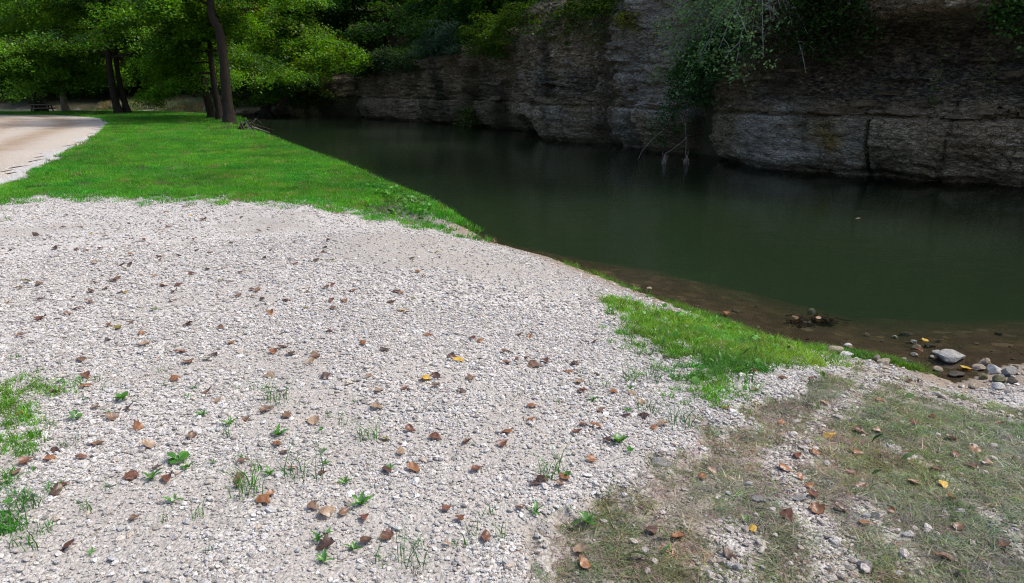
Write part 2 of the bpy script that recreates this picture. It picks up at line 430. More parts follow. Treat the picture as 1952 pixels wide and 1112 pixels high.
# --- pale grass of the far gravel bar is laid later; the road is its own sheet
def road_sheet():
    xs = np.arange(-75, -4, .4); ys = np.arange(4, 50, .4); XX, YY = np.meshgrid(xs, ys, indexing='ij')
    s = sdf(XX, YY, ROAD) + 1.1 * (fbm(XX * 1.2, YY * 1.2, 61, 3) - .5)
    keep = s > -.02; ids = -np.ones(XX.shape, int); ids[keep] = np.arange(keep.sum())
    Vr = np.stack([XX[keep], YY[keep], height(XX[keep], YY[keep]) + .02 - .05 * (1 - sm(0, .5, s[keep]))], 1)
    a = ids[:-1, :-1]; b = ids[1:, :-1]; c = ids[1:, 1:]; d = ids[:-1, 1:]
    ok = (a >= 0) & (b >= 0) & (c >= 0) & (d >= 0)
    Fr = np.stack([a[ok], b[ok], c[ok], d[ok]], 1)
    m, nt = mat('road_gravel'); N = NT(nt); P = N.coords('Object')
    tr = N.attr('track').outputs['Fac']; n1 = N.noise(22, 5, .6, P); n2 = N.noise(1.1, 4, .6, P); n3 = N.noise(130, 3, .6, P)
    c0 = N.mix(n1, (.32, .285, .24), (.50, .455, .40)); c1 = N.mix(n1, (.19, .13, .075), (.31, .225, .145))
    c = N.mix(N.math('MULTIPLY', tr, N.ramp(n2, [(.3, .55), (.65, 1)]), True), c0, c1)
    c = N.mix(N.ramp(n3, [(.48, 0), (.68, .6)]), c, (.20, .17, .14))
    N.out(N.pbsdf(c, .95, .1, N.bump(n3, .02, .7)))
    me = mk_mesh('gravel_road', Vr, Fr, True, m)
    # wheel tracks follow the bend of the road edge
    dd = sdf(Vr[:, 0], Vr[:, 1], ROAD) + .7 * (fbm(Vr[:, 0] * .4, Vr[:, 1] * .4, 63, 3) - .5)
    trk = np.exp(-((dd - 1.9) / .55) ** 2) + .85 * np.exp(-((dd - 4.1) / .75) ** 2) + .7 * np.exp(-((dd - 6.5) / .9) ** 2)
    a = me.attributes.new('track', 'FLOAT', 'POINT'); a.data.foreach_set('value', np.clip(trk, 0, 1).astype(np.float32))
    tag(link('gravel_road', me), kind='structure')
road_sheet()

# --- water: a closed body, murky green
def water_body():
    m, nt = mat('creek_water'); N = NT(nt); P = N.coords('Object', (1, 1.0, 1))
    n1 = N.noise(2.2, 3, .5, N.coords('Object', (.45, 1.0, 1), (0, 0, R(-35)))); n2 = N.noise(14, 2, .5, P)
    nb = N.bump(n1, .03, .35); nb = N.bump(n2, .004, .3, nb)
    fr = N.n('ShaderNodeFresnel'); fr.inputs['IOR'].default_value = 1.33; N.l(nb, fr.inputs['Normal'])
    g = N.n('ShaderNodeBsdfGlossy'); g.inputs['Roughness'].default_value = .035; N.l(nb, g.inputs['Normal'])
    t = N.n('ShaderNodeBsdfTransparent'); t.inputs['Color'].default_value = (.98, .98, .97, 1)
    mx = N.n('ShaderNodeMixShader'); N.l(fr.outputs[0], mx.inputs[0]); N.l(t.outputs[0], mx.inputs[1]); N.l(g.outputs[0], mx.inputs[2])
    va = N.n('ShaderNodeVolumeAbsorption'); va.inputs['Color'].default_value = (.30, .42, .20, 1); va.inputs['Density'].default_value = 2.0
    vsn = N.n('ShaderNodeVolumeScatter'); vsn.inputs['Color'].default_value = (.39, .60, .40, 1); vsn.inputs['Density'].default_value = .225
    ad = N.n('ShaderNodeAddShader'); N.l(va.outputs[0], ad.inputs[0]); N.l(vsn.outputs[0], ad.inputs[1])
    N.out(mx.outputs[0], ad.outputs[0])
    b = MB(); x0, x1, y0, y1, z0 = -150, 58, -28, 110, -4
    b.add([(x0, y0, z0), (x1, y0, z0), (x1, y1, z0), (x0, y1, z0), (x0, y0, W), (x1, y0, W), (x1, y1, W), (x0, y1, W)],
          [(3, 2, 1, 0), (4, 5, 6, 7), (0, 1, 5, 4), (1, 2, 6, 5), (2, 3, 7, 6), (3, 0, 4, 7)])
    tag(b.build('water', m), kind='structure')
water_body()
# ------------------------------------------------------------------ the limestone cliff
def cliff_material():
    m, nt = mat('limestone'); N = NT(nt); P = N.coords('Object')
    S = N.coords('Object', (1, 1, 2.6))                       # bedding: stretched along the beds
    D = N.coords('Object', (1, 1, .25))                       # runs of water down the face
    n1 = N.noise(1.1, 5, .6, S); n2 = N.noise(7, 5, .65, S); n3 = N.noise(.55, 4, .55, D); n4 = N.noise(22, 5, .7, N.coords('Object', (1, 1, 1.8))); n5 = N.noise(.35, 3, .5, P)
    c = N.ramp(n2, [(.32, (.085, .068, .048)), (.43, (.26, .22, .165)), (.54, (.44, .385, .30)), (.66, (.70, .63, .52))])
    c = N.mix(N.ramp(n1, [(.35, 0), (.65, .8)]), c, N.mix(n2, (.15, .115, .078), (.38, .31, .22)))
    c = N.mix(N.ramp(n3, [(.53, 0), (.64, .7)]), c, (.050, .047, .043))          # black mineral stain
    ve = N.vor(3.2, S, 'DISTANCE_TO_EDGE'); ve2 = N.vor(8.5, S, 'DISTANCE_TO_EDGE')
    crk = N.math('MULTIPLY', N.ramp(ve.outputs['Distance'], [(.0, .25), (.05, 1)]), N.ramp(ve2.outputs['Distance'], [(.0, .45), (.07, 1)]))
    c = N.mix(1.0, c, (1.26, 1.14, .97), 'MULTIPLY')
    c = N.mix(1.0, c, N.ramp(N.noise(60, 4, .7, P), [(.35, .45), (.5, 1.0), (.65, 1.35)]), 'MULTIPLY')
    a = N.attr('cm'); s = N.n('ShaderNodeSeparateColor'); N.l(a.outputs['Color'], s.inputs[0])
    pale = N.mix(n2, (.40, .355, .29), (.78, .72, .62))
    c = N.mix(N.math('MULTIPLY', s.outputs[0], N.ramp(n4, [(.3, .4), (.6, 1)]), True), c, pale)
    st = N.attr('stain_shade').outputs['Fac']  # rock stain, plus shade painted dark on the upper right face
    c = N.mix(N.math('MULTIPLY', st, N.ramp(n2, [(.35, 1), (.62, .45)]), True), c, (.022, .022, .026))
    moss = N.mix(n4, (.025, .035, .012), (.07, .085, .028))
    c = N.mix(N.math('MULTIPLY', s.outputs[1], N.ramp(n5, [(.3, .5), (.6, 1)]), True), c, moss)
    c = N.mix(N.math('MULTIPLY', s.outputs[2], N.ramp(n4, [(.35, .35), (.6, 1)]), True), c, (.30, .20, .03))   # ochre lichen
    vo = N.vor(9, S); 
    nb = N.bump(n2, .16, 1.0); nb = N.bump(crk, .07, 1.0, nb); nb = N.bump(vo.outputs['Distance'], .06, .8, nb); nb = N.bump(n4, .05, 1.0, nb)
    c = N.mix(N.math('MULTIPLY', N.math('SUBTRACT', 1.0, crk), .8, True), c, (.03, .026, .022))
    N.out(N.pbsdf(c, .88, .2, nb)); return m
M_ROCKFACE = cliff_material()
cpath = curve([(x, y, 0) for x, y in cliff_base], 40)
# resample so that the columns are about even in the picture
cs = [cpath[0]]; acc = 0
for a, b in zip(cpath[:-1], cpath[1:]):
    seg = (b - a).length; k = 0
    while True:
        step = max(.05, .0032 * max(6, cs[-1].y)) if cs[-1].y > 11 else .2
        if (b - cs[-1]).length < step: break
        cs.append(cs[-1] + (b - cs[-1]).normalized() * step)
        k += 1
        if k > 400: break
cs = np.array([tuple(p) for p in cs]); nS = len(cs)
tg = np.gradient(cs, axis=0); 
for _ in range(30): tg[1:-1] = (tg[:-2] + tg[1:-1] + tg[2:]) / 3
tg /= np.linalg.norm(tg, axis=1)[:, None]; nrm = np.stack([-tg[:, 1], tg[:, 0]], 1)
arc = np.concatenate([[0], np.cumsum(np.linalg.norm(np.diff(cs, axis=0), axis=1))])
cu = np.array([to_u(x, y, W) if y > 6 else 2400 + 50 * (6 - y) for x, y, _ in cs])
ctop = np.interp(cu, ctop_u, ctop_z) + .5 * (fbm(arc * .5, arc * 0, 71, 3) - .5)
LEDGE = .95
def cliff_disp(s, u, z, top):
    """how far the face stands out (metres) at arc length s, picture column u, height z"""
    zz = z + .10 * (fbm(s * .35, z * .2, 73, 3) - .5) + .02 * np.sin(s * 1.7)
    d = .9 * (fbm(s * .22, z * .12, 75, 3) - .5) + .5 * (fbm(s * .8, z * .5, 77, 3) - .5)
    low = zz < LEDGE
    zl = np.clip((zz - W) / (LEDGE - W), 0, 1)
    d = d + np.where(low, .38 * np.sin(np.clip(zl * 1.15, 0, 1) * math.pi * .62) - .10, .10)
    # rounded buttresses between the fissures
    for ua, ub, am in ((575, 664, .6), (672, 884, .9), (905, 938, .5), (943, 962, .4), (966, 1132, 1.3), (1142, 1284, 1.5), (1305, 2080, .75)):
        x = np.clip(np.abs((u - (ua + ub) / 2) / ((ub - ua) / 2)), 0, 1.0); d = d + am * ((1 - x ** 4) - .75) * (x < 1)
    # deep undercuts where the lower bed is worn round
    for u0, wd, dp in ((1005, 26, 1.5), (1140, 22, .9), (1200, 30, .5), (1285, 26, .7), (890, 22, .7), (640, 22, .5), (1700, 40, .4), (1860, 60, .5)):
        d = d - dp * np.exp(-((u - u0) / wd) ** 2) * (1 - sm(.05, .75, zl)) * low
    d = d - .28 * (1 - sm(0, .14, zl)) * (.4 + fbm(s * .6, s * 0, 79, 2))                  # notch at the water line
    d = d - .20 * np.exp(-((zz - LEDGE) / .05) ** 2) * (.5 + fbm(s * 1.1, s * 0, 81, 2)) * 1.3  # open bedding plane
    d = d - .12 * np.exp(-((zz - LEDGE - .33) / .035) ** 2) * sm(.4, .6, fbm(s * .7, s * 0, 83, 2))
    # thin, broken beds above the ledge
    up = sm(LEDGE - .03, LEDGE + .03, zz)
    for h, am, sd_ in ((.36, .20, 1), (.15, .12, 2), (.085, .06, 3)):
        k = np.floor(zz / h + .35 * (fbm(s * .5, s * 0, 85 + sd_, 2) - .5)); fz = zz / h - np.floor(zz / h)
        cell = np.floor(s / (h * 3.2) + _h(k, k * 0, 90 + sd_) * 7)
        d = d + am * 1.25 * (_h(k, cell, 95 + sd_) - .5) * (up * .75 + .30) + am * .6 * (_h(k, k * 0, 99 + sd_) - .5) * up
    rg = lambda a, b, sd_: 1 - np.abs(2 * fbm(a, b, sd_, 3) - 1)
    d = d + .30 * (rg(s * 1.6, z * 3.6, 101) - .75) * (.65 + .35 * up) + .18 * (rg(s * 4.5, z * 9, 103) - .75) * (.75 + .25 * up) + .05 * (fbm(s * 13, z * 18, 104, 2) - .5)
    # overhanging crown and sheltered band on the right
    rt = sm(1430, 1560, u)
    d = d - rt * 1.0 * np.exp(-((z - 2.2) / .75) ** 2) + rt * 1.1 * sm(2.8, 3.4, z)
    # fissures that part the buttresses: column, half width (px), depth, slant
    for u0, wd, dp, sl, zt in ((1302, 19, 4.2, 2, 9), (893, 11, 1.9, 6, 9), (668, 5.5, 1.2, 0, 9), (962, 7, .7, 4, 9), (940, 5, .5, 0, 9), (1652, 2.5, .28, -5, LEDGE - .05),
                           (820, 4, .30, 0, 9), (745, 4, .25, 2, 9), (1150, 5, .25, 6, .8), (1085, 3, .22, 3, 9), (1225, 3.5, .25, -4, 9), (1270, 3, .2, 3, 9), (1790, 4, .16, 9, 1.4)):
        uu = u0 + sl * z + 10 * (fbm(z * 1.2, z * 0 + u0, 105, 2) - .5) * (wd / 10)
        d = d - dp * np.exp(-((u - uu) / wd) ** 4) * np.where(z < zt, 1, 0)
    # rounded shoulder at the top
    d = d - .9 * sm(-.7, 0, z - top) ** 2
    return d
rows = np.concatenate([np.linspace(0, 1, 150)])
zr = (W - .7) + rows[:, None] * (ctop[None, :] - (W - .7))
SS = np.broadcast_to(arc[None, :], zr.shape); UU = np.broadcast_to(cu[None, :], zr.shape)
DD = cliff_disp(SS, UU, zr, ctop[None, :])
# the end of the cliff sinks into the bank
CXm = cs[None, :, 0] + nrm[None, :, 0] * DD; CYm = cs[None, :, 1] + nrm[None, :, 1] * DD
caps = []
for k, (back, up) in enumerate(((.35, .10), (.9, .2), (1.8, .3), (3.2, .55))):
    caps.append((CXm[-1] - nrm[:, 0] * back, CYm[-1] - nrm[:, 1] * back, ctop + up + .1 * (fbm(arc * 2, arc * 0, 110 + k, 2) - .5)))
AX = np.vstack([CXm] + [c[0][None] for c in caps]); AY = np.vstack([CYm] + [c[1][None] for c in caps]); AZ = np.vstack([zr] + [c[2][None] for c in caps])
nz = AX.shape[0]
i_, j_ = np.meshgrid(np.arange(nz - 1), np.arange(nS - 1), indexing='ij')
Fc = np.stack([i_ * nS + j_, (i_ + 1) * nS + j_, (i_ + 1) * nS + j_ + 1, i_ * nS + j_ + 1], -1).reshape(-1, 4)
Vc = np.stack([AX.ravel(), AY.ravel(), AZ.ravel()], 1)
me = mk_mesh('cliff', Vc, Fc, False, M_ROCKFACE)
UF = np.broadcast_to(cu[None, :], AX.shape).ravel(); SF = np.broadcast_to(arc[None, :], AX.shape).ravel(); ZF = AZ.ravel()
pn = fbm(SF * .6, ZF * .9, 121, 4)
pale = np.exp(-((UF - 1215) / 65) ** 2) * sm(.6, 1.2, ZF) * sm(.3, .5, pn) + .8 * np.exp(-((UF - 1230) / 90) ** 4 - ((ZF - LEDGE) / .16) ** 2) * sm(.3, .5, pn) + .5 * np.exp(-((UF - 1480) / 110) ** 4 - ((ZF - LEDGE - .2) / .22) ** 2) * sm(.4, .55, pn) + .5 * sm(.62, .75, pn) * (UF > 1000) + .5 * np.exp(-((UF - 690) / 30) ** 2) * sm(.35, .55, pn) \
    + .6 * sm(1700, 1850, UF) * np.exp(-((ZF - 3.0) / .16) ** 2) * sm(.35, .5, pn)
moss = sm(.45, .62, fbm(SF * .5, ZF * .5, 123, 3)) * (.30 + .7 * (1 - sm(880, 1000, UF))) + .8 * np.exp(-((UF - 915) / 30) ** 2) + sm(-.6, .1, ZF - np.interp(UF, ctop_u, ctop_z)) * (UF < 1400)
och = np.exp(-((UF - 1572) / 26) ** 2 - ((ZF - .30) / .32) ** 2) * 1.3 + .35 * np.exp(-((UF - 1395) / 14) ** 2 - ((ZF - .5) / .4) ** 2) + .3 * np.exp(-((UF - 1105) / 6) ** 2 - ((ZF - .4) / .5) ** 2)
pale = pale + .5 * (np.exp(-((UF - 1200) / 110) ** 4) + np.exp(-((UF - 1500) / 150) ** 4)) * (ZF < LEDGE) * sm(.45, .6, pn)
och = np.clip(och * 1.2, 0, 1) * sm(.32, .55, fbm(SF * 3, ZF * 3, 125, 3))
vcol(me, 'cm', np.stack([np.clip(pale, 0, 1), np.clip(moss, 0, 1) * .8, och], 1))
stn_shade = sm(1420, 1560, UF) * sm(1.1, 1.6, ZF) * (1 - sm(2.9, 3.3, ZF)) * 1.2 + np.exp(-((UF - 1075) / 70) ** 4 - ((ZF - 1.75) / .55) ** 4) + np.exp(-((UF - 1235) / 22) ** 2 - ((ZF - 2.2) / .6) ** 2) * .5  # upper right band: mostly shade painted into the rock colour; other patches are stain
stn_shade = np.clip(stn_shade * sm(.25, .5, fbm(SF * .9, ZF * 1.2, 127, 4)), 0, .95)
_a = me.attributes.new('stain_shade', 'FLOAT', 'POINT'); _a.data.foreach_set('value', stn_shade.astype(np.float32))
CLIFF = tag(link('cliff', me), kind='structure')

# loose and jutting slabs in the beds, each its own piece
def slab_mesh(seed):
    rnd = random.Random(seed); bm = bmesh.new(); bmesh.ops.create_cube(bm, size=1)
    bmesh.ops.subdivide_edges(bm, edges=bm.edges[:], cuts=1)
    for v in bm.verts:
        v.co += Vector((rnd.uniform(-.13, .13), rnd.uniform(-.16, .16), rnd.uniform(-.12, .12)))
        if abs(v.co.x) > .3 and abs(v.co.y) > .3: v.co *= .86
    me = bpy.data.meshes.new('rock_slab'); bm.to_mesh(me); bm.free(); me.materials.append(M_ROCKFACE); return me
slabs = [slab_mesh(i) for i in range(7)]
rnd = random.Random(4)
cand = np.where((cu > 575) & (cu < 1960))[0]; made = 0
cu_pick = rnd.choices(list(cand), k=400)
for j in cu_pick:
    if made >= 130: break
    u = cu[j]; far = cs[j][1]
    if rnd.random() < .45: z = LEDGE + rnd.choice([.10, .16, .30]) + .05 * rnd.uniform(-1, 1)
    else: z = rnd.uniform(LEDGE, ctop[j] - .4)
    if abs(u - 1302) < 26 or abs(u - 893) < 18: continue
    ln = rnd.uniform(.25, .8) * (1.0 if far < 30 else 1.6); hh = rnd.uniform(.07, .17) * (1 if far < 30 else 1.4); dp = rnd.uniform(.3, .55)
    dd = float(cliff_disp(np.array([arc[j]]), np.array([u]), np.array([z]), np.array([ctop[j]]))[0]) - dp * .5 + rnd.uniform(.05, .13)
    p = (cs[j][0] + nrm[j][0] * dd, cs[j][1] + nrm[j][1] * dd, z)
    link('rock_slab', slabs[made % 7], CLIFF, p, (rnd.uniform(-.06, .06), rnd.uniform(-.06, .06), math.atan2(tg[j][1], tg[j][0]) + rnd.uniform(-.2, .2)), (ln, dp, hh))
    made += 1
# ------------------------------------------------------------------ gravel and grass (uncountable: stuff)
def scatter(name, P, rot, scl, idx, tint, sources, label, cat):
    coll = bpy.data.collections.new(name + '_pieces')
    for k, me_ in enumerate(sources):
        o = bpy.data.objects.new('%s_piece_%02d' % (name, k), me_); coll.objects.link(o)
    me = bpy.data.meshes.new(name); n = len(P)
    me.vertices.add(n); me.vertices.foreach_set('co', np.asarray(P, np.float32).ravel())
    a = me.attributes.new('rot', 'FLOAT_VECTOR', 'POINT'); a.data.foreach_set('vector', np.asarray(rot, np.float32).ravel())
    a = me.attributes.new('scl', 'FLOAT_VECTOR', 'POINT'); a.data.foreach_set('vector', np.asarray(scl, np.float32).ravel())
    a = me.attributes.new('idx', 'INT', 'POINT'); a.data.foreach_set('value', np.asarray(idx, np.int32))
    vcol(me, 'tint', tint)
    ng = bpy.data.node_groups.new(name, 'GeometryNodeTree')
    ng.interface.new_socket('Geometry', in_out='INPUT', socket_type='NodeSocketGeometry')
    ng.interface.new_socket('Geometry', in_out='OUTPUT', socket_type='NodeSocketGeometry')
    N = ng.nodes; L = ng.links
    gi = N.new('NodeGroupInput'); go = N.new('NodeGroupOutput'); ip = N.new('GeometryNodeInstanceOnPoints')
    ci = N.new('GeometryNodeCollectionInfo'); ci.inputs['Collection'].default_value = coll
    ci.inputs['Separate Children'].default_value = True; ci.inputs['Reset Children'].default_value = True
    def na(nm, t):
        x = N.new('GeometryNodeInputNamedAttribute'); x.data_type = t; x.inputs['Name'].default_value = nm; return x.outputs['Attribute']
    er = N.new('FunctionNodeEulerToRotation'); L.new(na('rot', 'FLOAT_VECTOR'), er.inputs[0])
    L.new(gi.outputs[0], ip.inputs['Points']); L.new(ci.outputs[0], ip.inputs['Instance'])
    ip.inputs['Pick Instance'].default_value = True
    L.new(na('idx', 'INT'), ip.inputs['Instance Index']); L.new(er.outputs[0], ip.inputs['Rotation']); L.new(na('scl', 'FLOAT_VECTOR'), ip.inputs['Scale'])
    L.new(ip.outputs[0], go.inputs[0])
    o = link(name, me); md = o.modifiers.new('scatter', 'NODES'); md.node_group = ng
    return tag(o, label, cat, kind='stuff')

rng = np.random.default_rng(7)
def sector(n, r0, r1, amax=46):
    """n random points of the wedge in front of the camera, even by area"""
    a = np.radians(rng.uniform(-amax, amax, n)); r = np.sqrt(rng.uniform(r0 * r0, r1 * r1, n)); return r * np.sin(a), r * np.cos(a)
def sector_area(r0, r1, amax=46): return math.radians(2 * amax) / 2 * (r1 * r1 - r0 * r0)

def stone_mesh(seed, sub=1, m=None):
    rnd = random.Random(seed); bm = bmesh.new(); bmesh.ops.create_icosphere(bm, subdivisions=sub, radius=.5)
    sx, sy, sz = rnd.uniform(.85, 1.15), rnd.uniform(.6, .95), rnd.uniform(.42, .75)
    cuts = [(Vector((rnd.uniform(-1, 1), rnd.uniform(-1, 1), rnd.uniform(-1, 1))).normalized(), rnd.uniform(.26, .40)) for _ in range(7)]
    for v in bm.verts:
        for n_, d in cuts:
            e = v.co.dot(n_) - d
            if e > 0: v.co -= n_ * e
        v.co = Vector((v.co.x * sx, v.co.y * sy, v.co.z * sz)) + Vector((rnd.uniform(-1, 1), rnd.uniform(-1, 1), rnd.uniform(-1, 1))) * .03
    me = bpy.data.meshes.new('stone'); bm.to_mesh(me); bm.free()
    if m: me.materials.append(m)
    return me
def stone_mat():
    m, nt = mat('crushed_limestone'); N = NT(nt); a = N.attr('tint', 'INSTANCER').outputs['Color']; P = N.coords('Object')
    n = N.noise(5, 4, .6, P); c = N.mix(1.0, a, N.ramp(n, [(.25, .72), (.6, 1.0), (.8, 1.1)]), 'MULTIPLY')
    N.out(N.pbsdf(c, .85, .22, N.bump(n, .08, .5))); return m
M_STONE = stone_mat()
stone_src = [stone_mesh(i, 2 if i < 6 else 1, M_STONE) for i in range(12)]
pal = np.array([(.42, .405, .39), (.49, .475, .46), (.55, .54, .53), (.37, .35, .335), (.46, .43, .395), (.63, .625, .615), (.40, .405, .42), (.29, .27, .255), (.43, .375, .315), (.50, .495, .50)])
palp = np.array([.2, .2, .13, .13, .09, .05, .07, .05, .03, .05]); palp /= palp.sum()
PX = []; 
for r0, r1, dens, sz in ((1.25, 3.2, 8400, .0112), (3.2, 5.2, 5000, .0130), (5.2, 8, 1800, .0165), (8, 13, 420, .021)):
    n = int(dens * sector_area(r0, r1)); x, y = sector(n, r0, r1); m = masks(x, y)
    den = (1 - m['lawn']) * (1 - .80 * m['fines']) * (1 - .45 * m['ngrass']) * np.where(m['silt'] > .5, .05 + .50 * m['strip'], 1)
    den = den * (m['d'] > .12) * (1 - .7 * m['sand']) * (m['road'] < 0)
    k = rng.random(n) < den; x, y = x[k], y[k]; n = len(x)
    s = sz * np.exp(rng.normal(0, .30, n)) * np.where(rng.random(n) < .16, rng.uniform(1.4, 2.3, n), 1); s = np.clip(s, .005, .042)
    s = s * np.where((m['silt'][k] > .5) & (rng.random(n) < .12), 1.6, 1)
    PX.append(np.stack([x, y, GH(x, y) + s * .16, s], 1))
PX = np.vstack(PX); n = len(PX)
tint = pal[rng.choice(len(pal), n, p=palp)] * rng.uniform(.90, 1.16, (n, 1))
dust = sm(.3, .7, masks(PX[:, 0], PX[:, 1])['silt'])[:, None]
tint = tint * np.array([[1.01, 1.0, .98]])
tint = tint * (1 - .22 * dust * np.array([[.8, 1, 1.15]]))
asp = np.stack([PX[:, 3] * rng.uniform(.9, 1.25, n), PX[:, 3] * rng.uniform(.85, 1.15, n), PX[:, 3] * rng.uniform(.8, 1.2, n)], 1)
scatter('gravel', PX[:, :3], np.stack([rng.normal(0, .24, n), rng.normal(0, .24, n), rng.uniform(0, 6.28, n)], 1), asp, np.arange(n) % 12, tint, stone_src,
        'pale crushed limestone gravel spread over the ground beside the creek', 'gravel')

def tuft_mesh(seed, nb, rad, hgt0, hgt1, wid, lean, m, seg=3, flow=0.0):
    rnd = random.Random(seed); V = []; F = []
    for b in range(nb):
        a = rnd.uniform(0, 6.28); r = rad * math.sqrt(rnd.random()); x, y = r * math.cos(a), r * math.sin(a)
        h = rnd.uniform(hgt0, hgt1); w = wid * rnd.uniform(.7, 1.3); da = rnd.uniform(0, 6.28); ln = lean * rnd.uniform(.3, 1.5)
        dx, dy = math.cos(da) * ln - flow * rnd.uniform(.6, 1.2), math.sin(da) * ln; fa = rnd.uniform(0, 3.14); cx_, cy_ = math.cos(fa) * w / 2, math.sin(fa) * w / 2
        k = len(V)
        for i in range(seg + 1):
            t = i / seg; q = 1 - t ** 1.5; px = x + dx * h * t * t; py = y + dy * h * t * t; pz = h * (t - .35 * min(1.6, math.hypot(dx, dy)) * t * t)
            if i < seg: V += [(px - cx_ * q, py - cy_ * q, pz), (px + cx_ * q, py + cy_ * q, pz)]
            else: V.append((px, py, pz))
        for i in range(seg - 1): F.append((k + 2 * i, k + 2 * i + 1, k + 2 * i + 3, k + 2 * i + 2))
        F.append((k + 2 * seg - 2, k + 2 * seg - 1, k + 2 * seg))
    return mk_mesh('tuft', V, F, True, m)

def grow(name, x, y, scl, base, var, srcs, label, cat, zoff=-.004, zs=1.0, yv=1.0, dead=.0):
    n = len(x); t = np.array(base)[None] * (1 + rng.normal(0, var, (n, 1))) * (1 + rng.normal(0, var * .35, (n, 3)))
    t = np.clip(t, .004, .6)
    dd_ = rng.random(n) < dead; t[dd_] = np.array([[.26, .21, .10]]) * rng.uniform(.7, 1.1, (dd_.sum(), 1))
    yel = (fbm(x * 1.7, y * 1.7, 131, 3) - .5)[:, None]
    t = t * (1 + yel * yv * np.array([[1.4, .3, .2]])) * (1 + .8 * yv * (fbm(x * .7, y * .7, 133, 3) - .5))[:, None]
    sc_ = np.stack([scl, scl, scl * zs], 1) * rng.uniform(.8, 1.2, (n, 1))
    scatter(name, np.stack([x, y, GH(x, y) + zoff], 1), np.stack([rng.normal(0, .08, n), rng.normal(0, .08, n), rng.uniform(0, 6.28, n)], 1), sc_, np.arange(n) % len(srcs), t, srcs, label, cat)

# lawn on the far bank
lawn_src = [tuft_mesh(200 + i, 46, .105, .035, .085, .0075, .5, M_GRASS) for i in range(6)]
LX = []
for r0, r1, dens in ((9, 15, 210), (15, 24, 105), (24, 36, 46), (36, 58, 20)):
    n = int(dens * sector_area(r0, r1, 41)); x, y = sector(n, r0, r1, 41); m = masks(x, y)
    k = (rng.random(n) < m['lawn'] * (.25 + .75 * sm(.30, .42, fbm(x * 1.1, y * 1.1, 175, 4)))) & (m['road'] < .10 * rng.random(n) - .02) & (m['d'] > -.02)
    LX.append(np.stack([x[k], y[k], np.full(k.sum(), {9: 1.0, 15: 1.25, 24: 1.7, 36: 2.3}[r0])], 1))
LX = np.vstack(LX); edge = masks(LX[:, 0], LX[:, 1])
ed = 1 - sm(.1, .9, edge['d']); scl = LX[:, 2] * (1 + .75 * ed * (LX[:, 1] < 34))
grow('lawn_grass', LX[:, 0], LX[:, 1], scl, (.072, .262, .020), .22, lawn_src, 'bright green mown grass between the gravel road and the creek', 'grass', zs=.75, dead=.05)

# thick young grass on the corner of the gravel near the water
ng_src = [tuft_mesh(230 + i, 22, .05, .03, .10, .0058, .9, M_GRASS, 4) for i in range(6)]
n = 26000; x = rng.uniform(.3, 3.2, n); y = rng.uniform(3.4, 7.6, n); m = masks(x, y); k = rng.random(n) < .36 * m['ngrass'] ** 1.2 * (.15 + .85 * sm(.30, .50, fbm(x * 4, y * 4, 171, 3) + .35 * (m['ngrass'] - .75) + .05 * (x - 1.0)))
grow('bank_grass', x[k], y[k], rng.uniform(.6, 1.05, k.sum()), (.115, .275, .034), .30, ng_src, 'bright green grass thick on the corner of gravel beside the water', 'grass', dead=.03)
# sparse grass at the left edge
n = 9000; x = rng.uniform(-3.6, -1.4, n); y = rng.uniform(1.6, 4.2, n); m = masks(x, y); k = rng.random(n) < .55 * m['lgrass'] ** 1.8 * sm(.32, .55, fbm(x * 4, y * 4, 173, 3))
grow('sparse_grass', x[k], y[k], rng.uniform(.5, .9, k.sum()), (.085, .25, .028), .25, ng_src, 'patchy green grass growing through gravel at the left edge', 'grass')
# grass that fringes the water line
ws = curve([(p[0], p[1], 0) for p in shore[11:27]], 30); fx = []; fy = []
for p in ws:
    for q in range(9):
        fx.append(p.x + rng.normal(0, .10)); fy.append(p.y + rng.normal(0, .10))
fx = np.array(fx); fy = np.array(fy); m = masks(fx, fy); k = (m['d'] > -.16) & (m['d'] < .16) & (rng.random(len(fx)) < 1.3 * sm(.45, .6, fbm(fx * 1.6, fy * 1.6, 141, 3)) + .10) & (fy > 4.9) & (fy < 8.6)
grow('waterline_grass', fx[k], fy[k], rng.uniform(.5, .9, k.sum()), (.085, .19, .022), .3, ng_src, 'thin yellow-green grass fringing the edge of the water', 'grass')
# flattened, mud-dusted grass on the flood silt
fl_src = [tuft_mesh(260 + i, 24, .055, .02, .055, .0048, 1.2, M_GRASS, 4, .7) for i in range(6)]
n = 80000; x = rng.uniform(-.3, 5.2, n); y = rng.uniform(1.2, 5.4, n); m = masks(x, y)
pt = sm(.40, .62, fbm(x * 1.5, y * 1.5, 151, 4)); k = rng.random(n) < m['silt'] * (1 - .85 * m['strip']) * (.20 + .60 * pt) * (m['d'] > .35)
x, y = x[k], y[k]; n = len(x); gr = sm(.42, .58, fbm(x * .8 + .15 * y, y * .8, 153, 3) + .10 * (y - 2.6) + .06 * (x - 1.6))
sel = rng.random(n) < .22 + .52 * gr
grow('muddy_grass', x[~sel], y[~sel], rng.uniform(.6, 1.1, (~sel).sum()), (.25, .225, .175), .36, fl_src, 'flattened tan grass coated with dried flood mud', 'grass', zs=.42, yv=.4)
grow('dusty_grass', x[sel], y[sel], rng.uniform(.6, 1.1, sel.sum()), (.145, .190, .080), .38, fl_src, 'dusty green grass bent flat over the flood silt', 'grass', zs=.5, yv=.4)
# pale grass on the bar across the creek
x = rng.uniform(-37, -14, 9000); y = rng.uniform(54, 72, 9000); dh, _ = dpl(x, y, farbank); k = inside(x, y, HILL) & (dh < 8.5) & (rng.random(9000) < .9 * sm(.3, .5, fbm(x * .4, y * .4, 161, 3)))
grow('bar_grass', x[k], y[k], rng.uniform(3.5, 6, k.sum()), (.19, .205, .09), .25, lawn_src, 'pale dry grass on the low bar across the creek', 'grass', zs=.9)
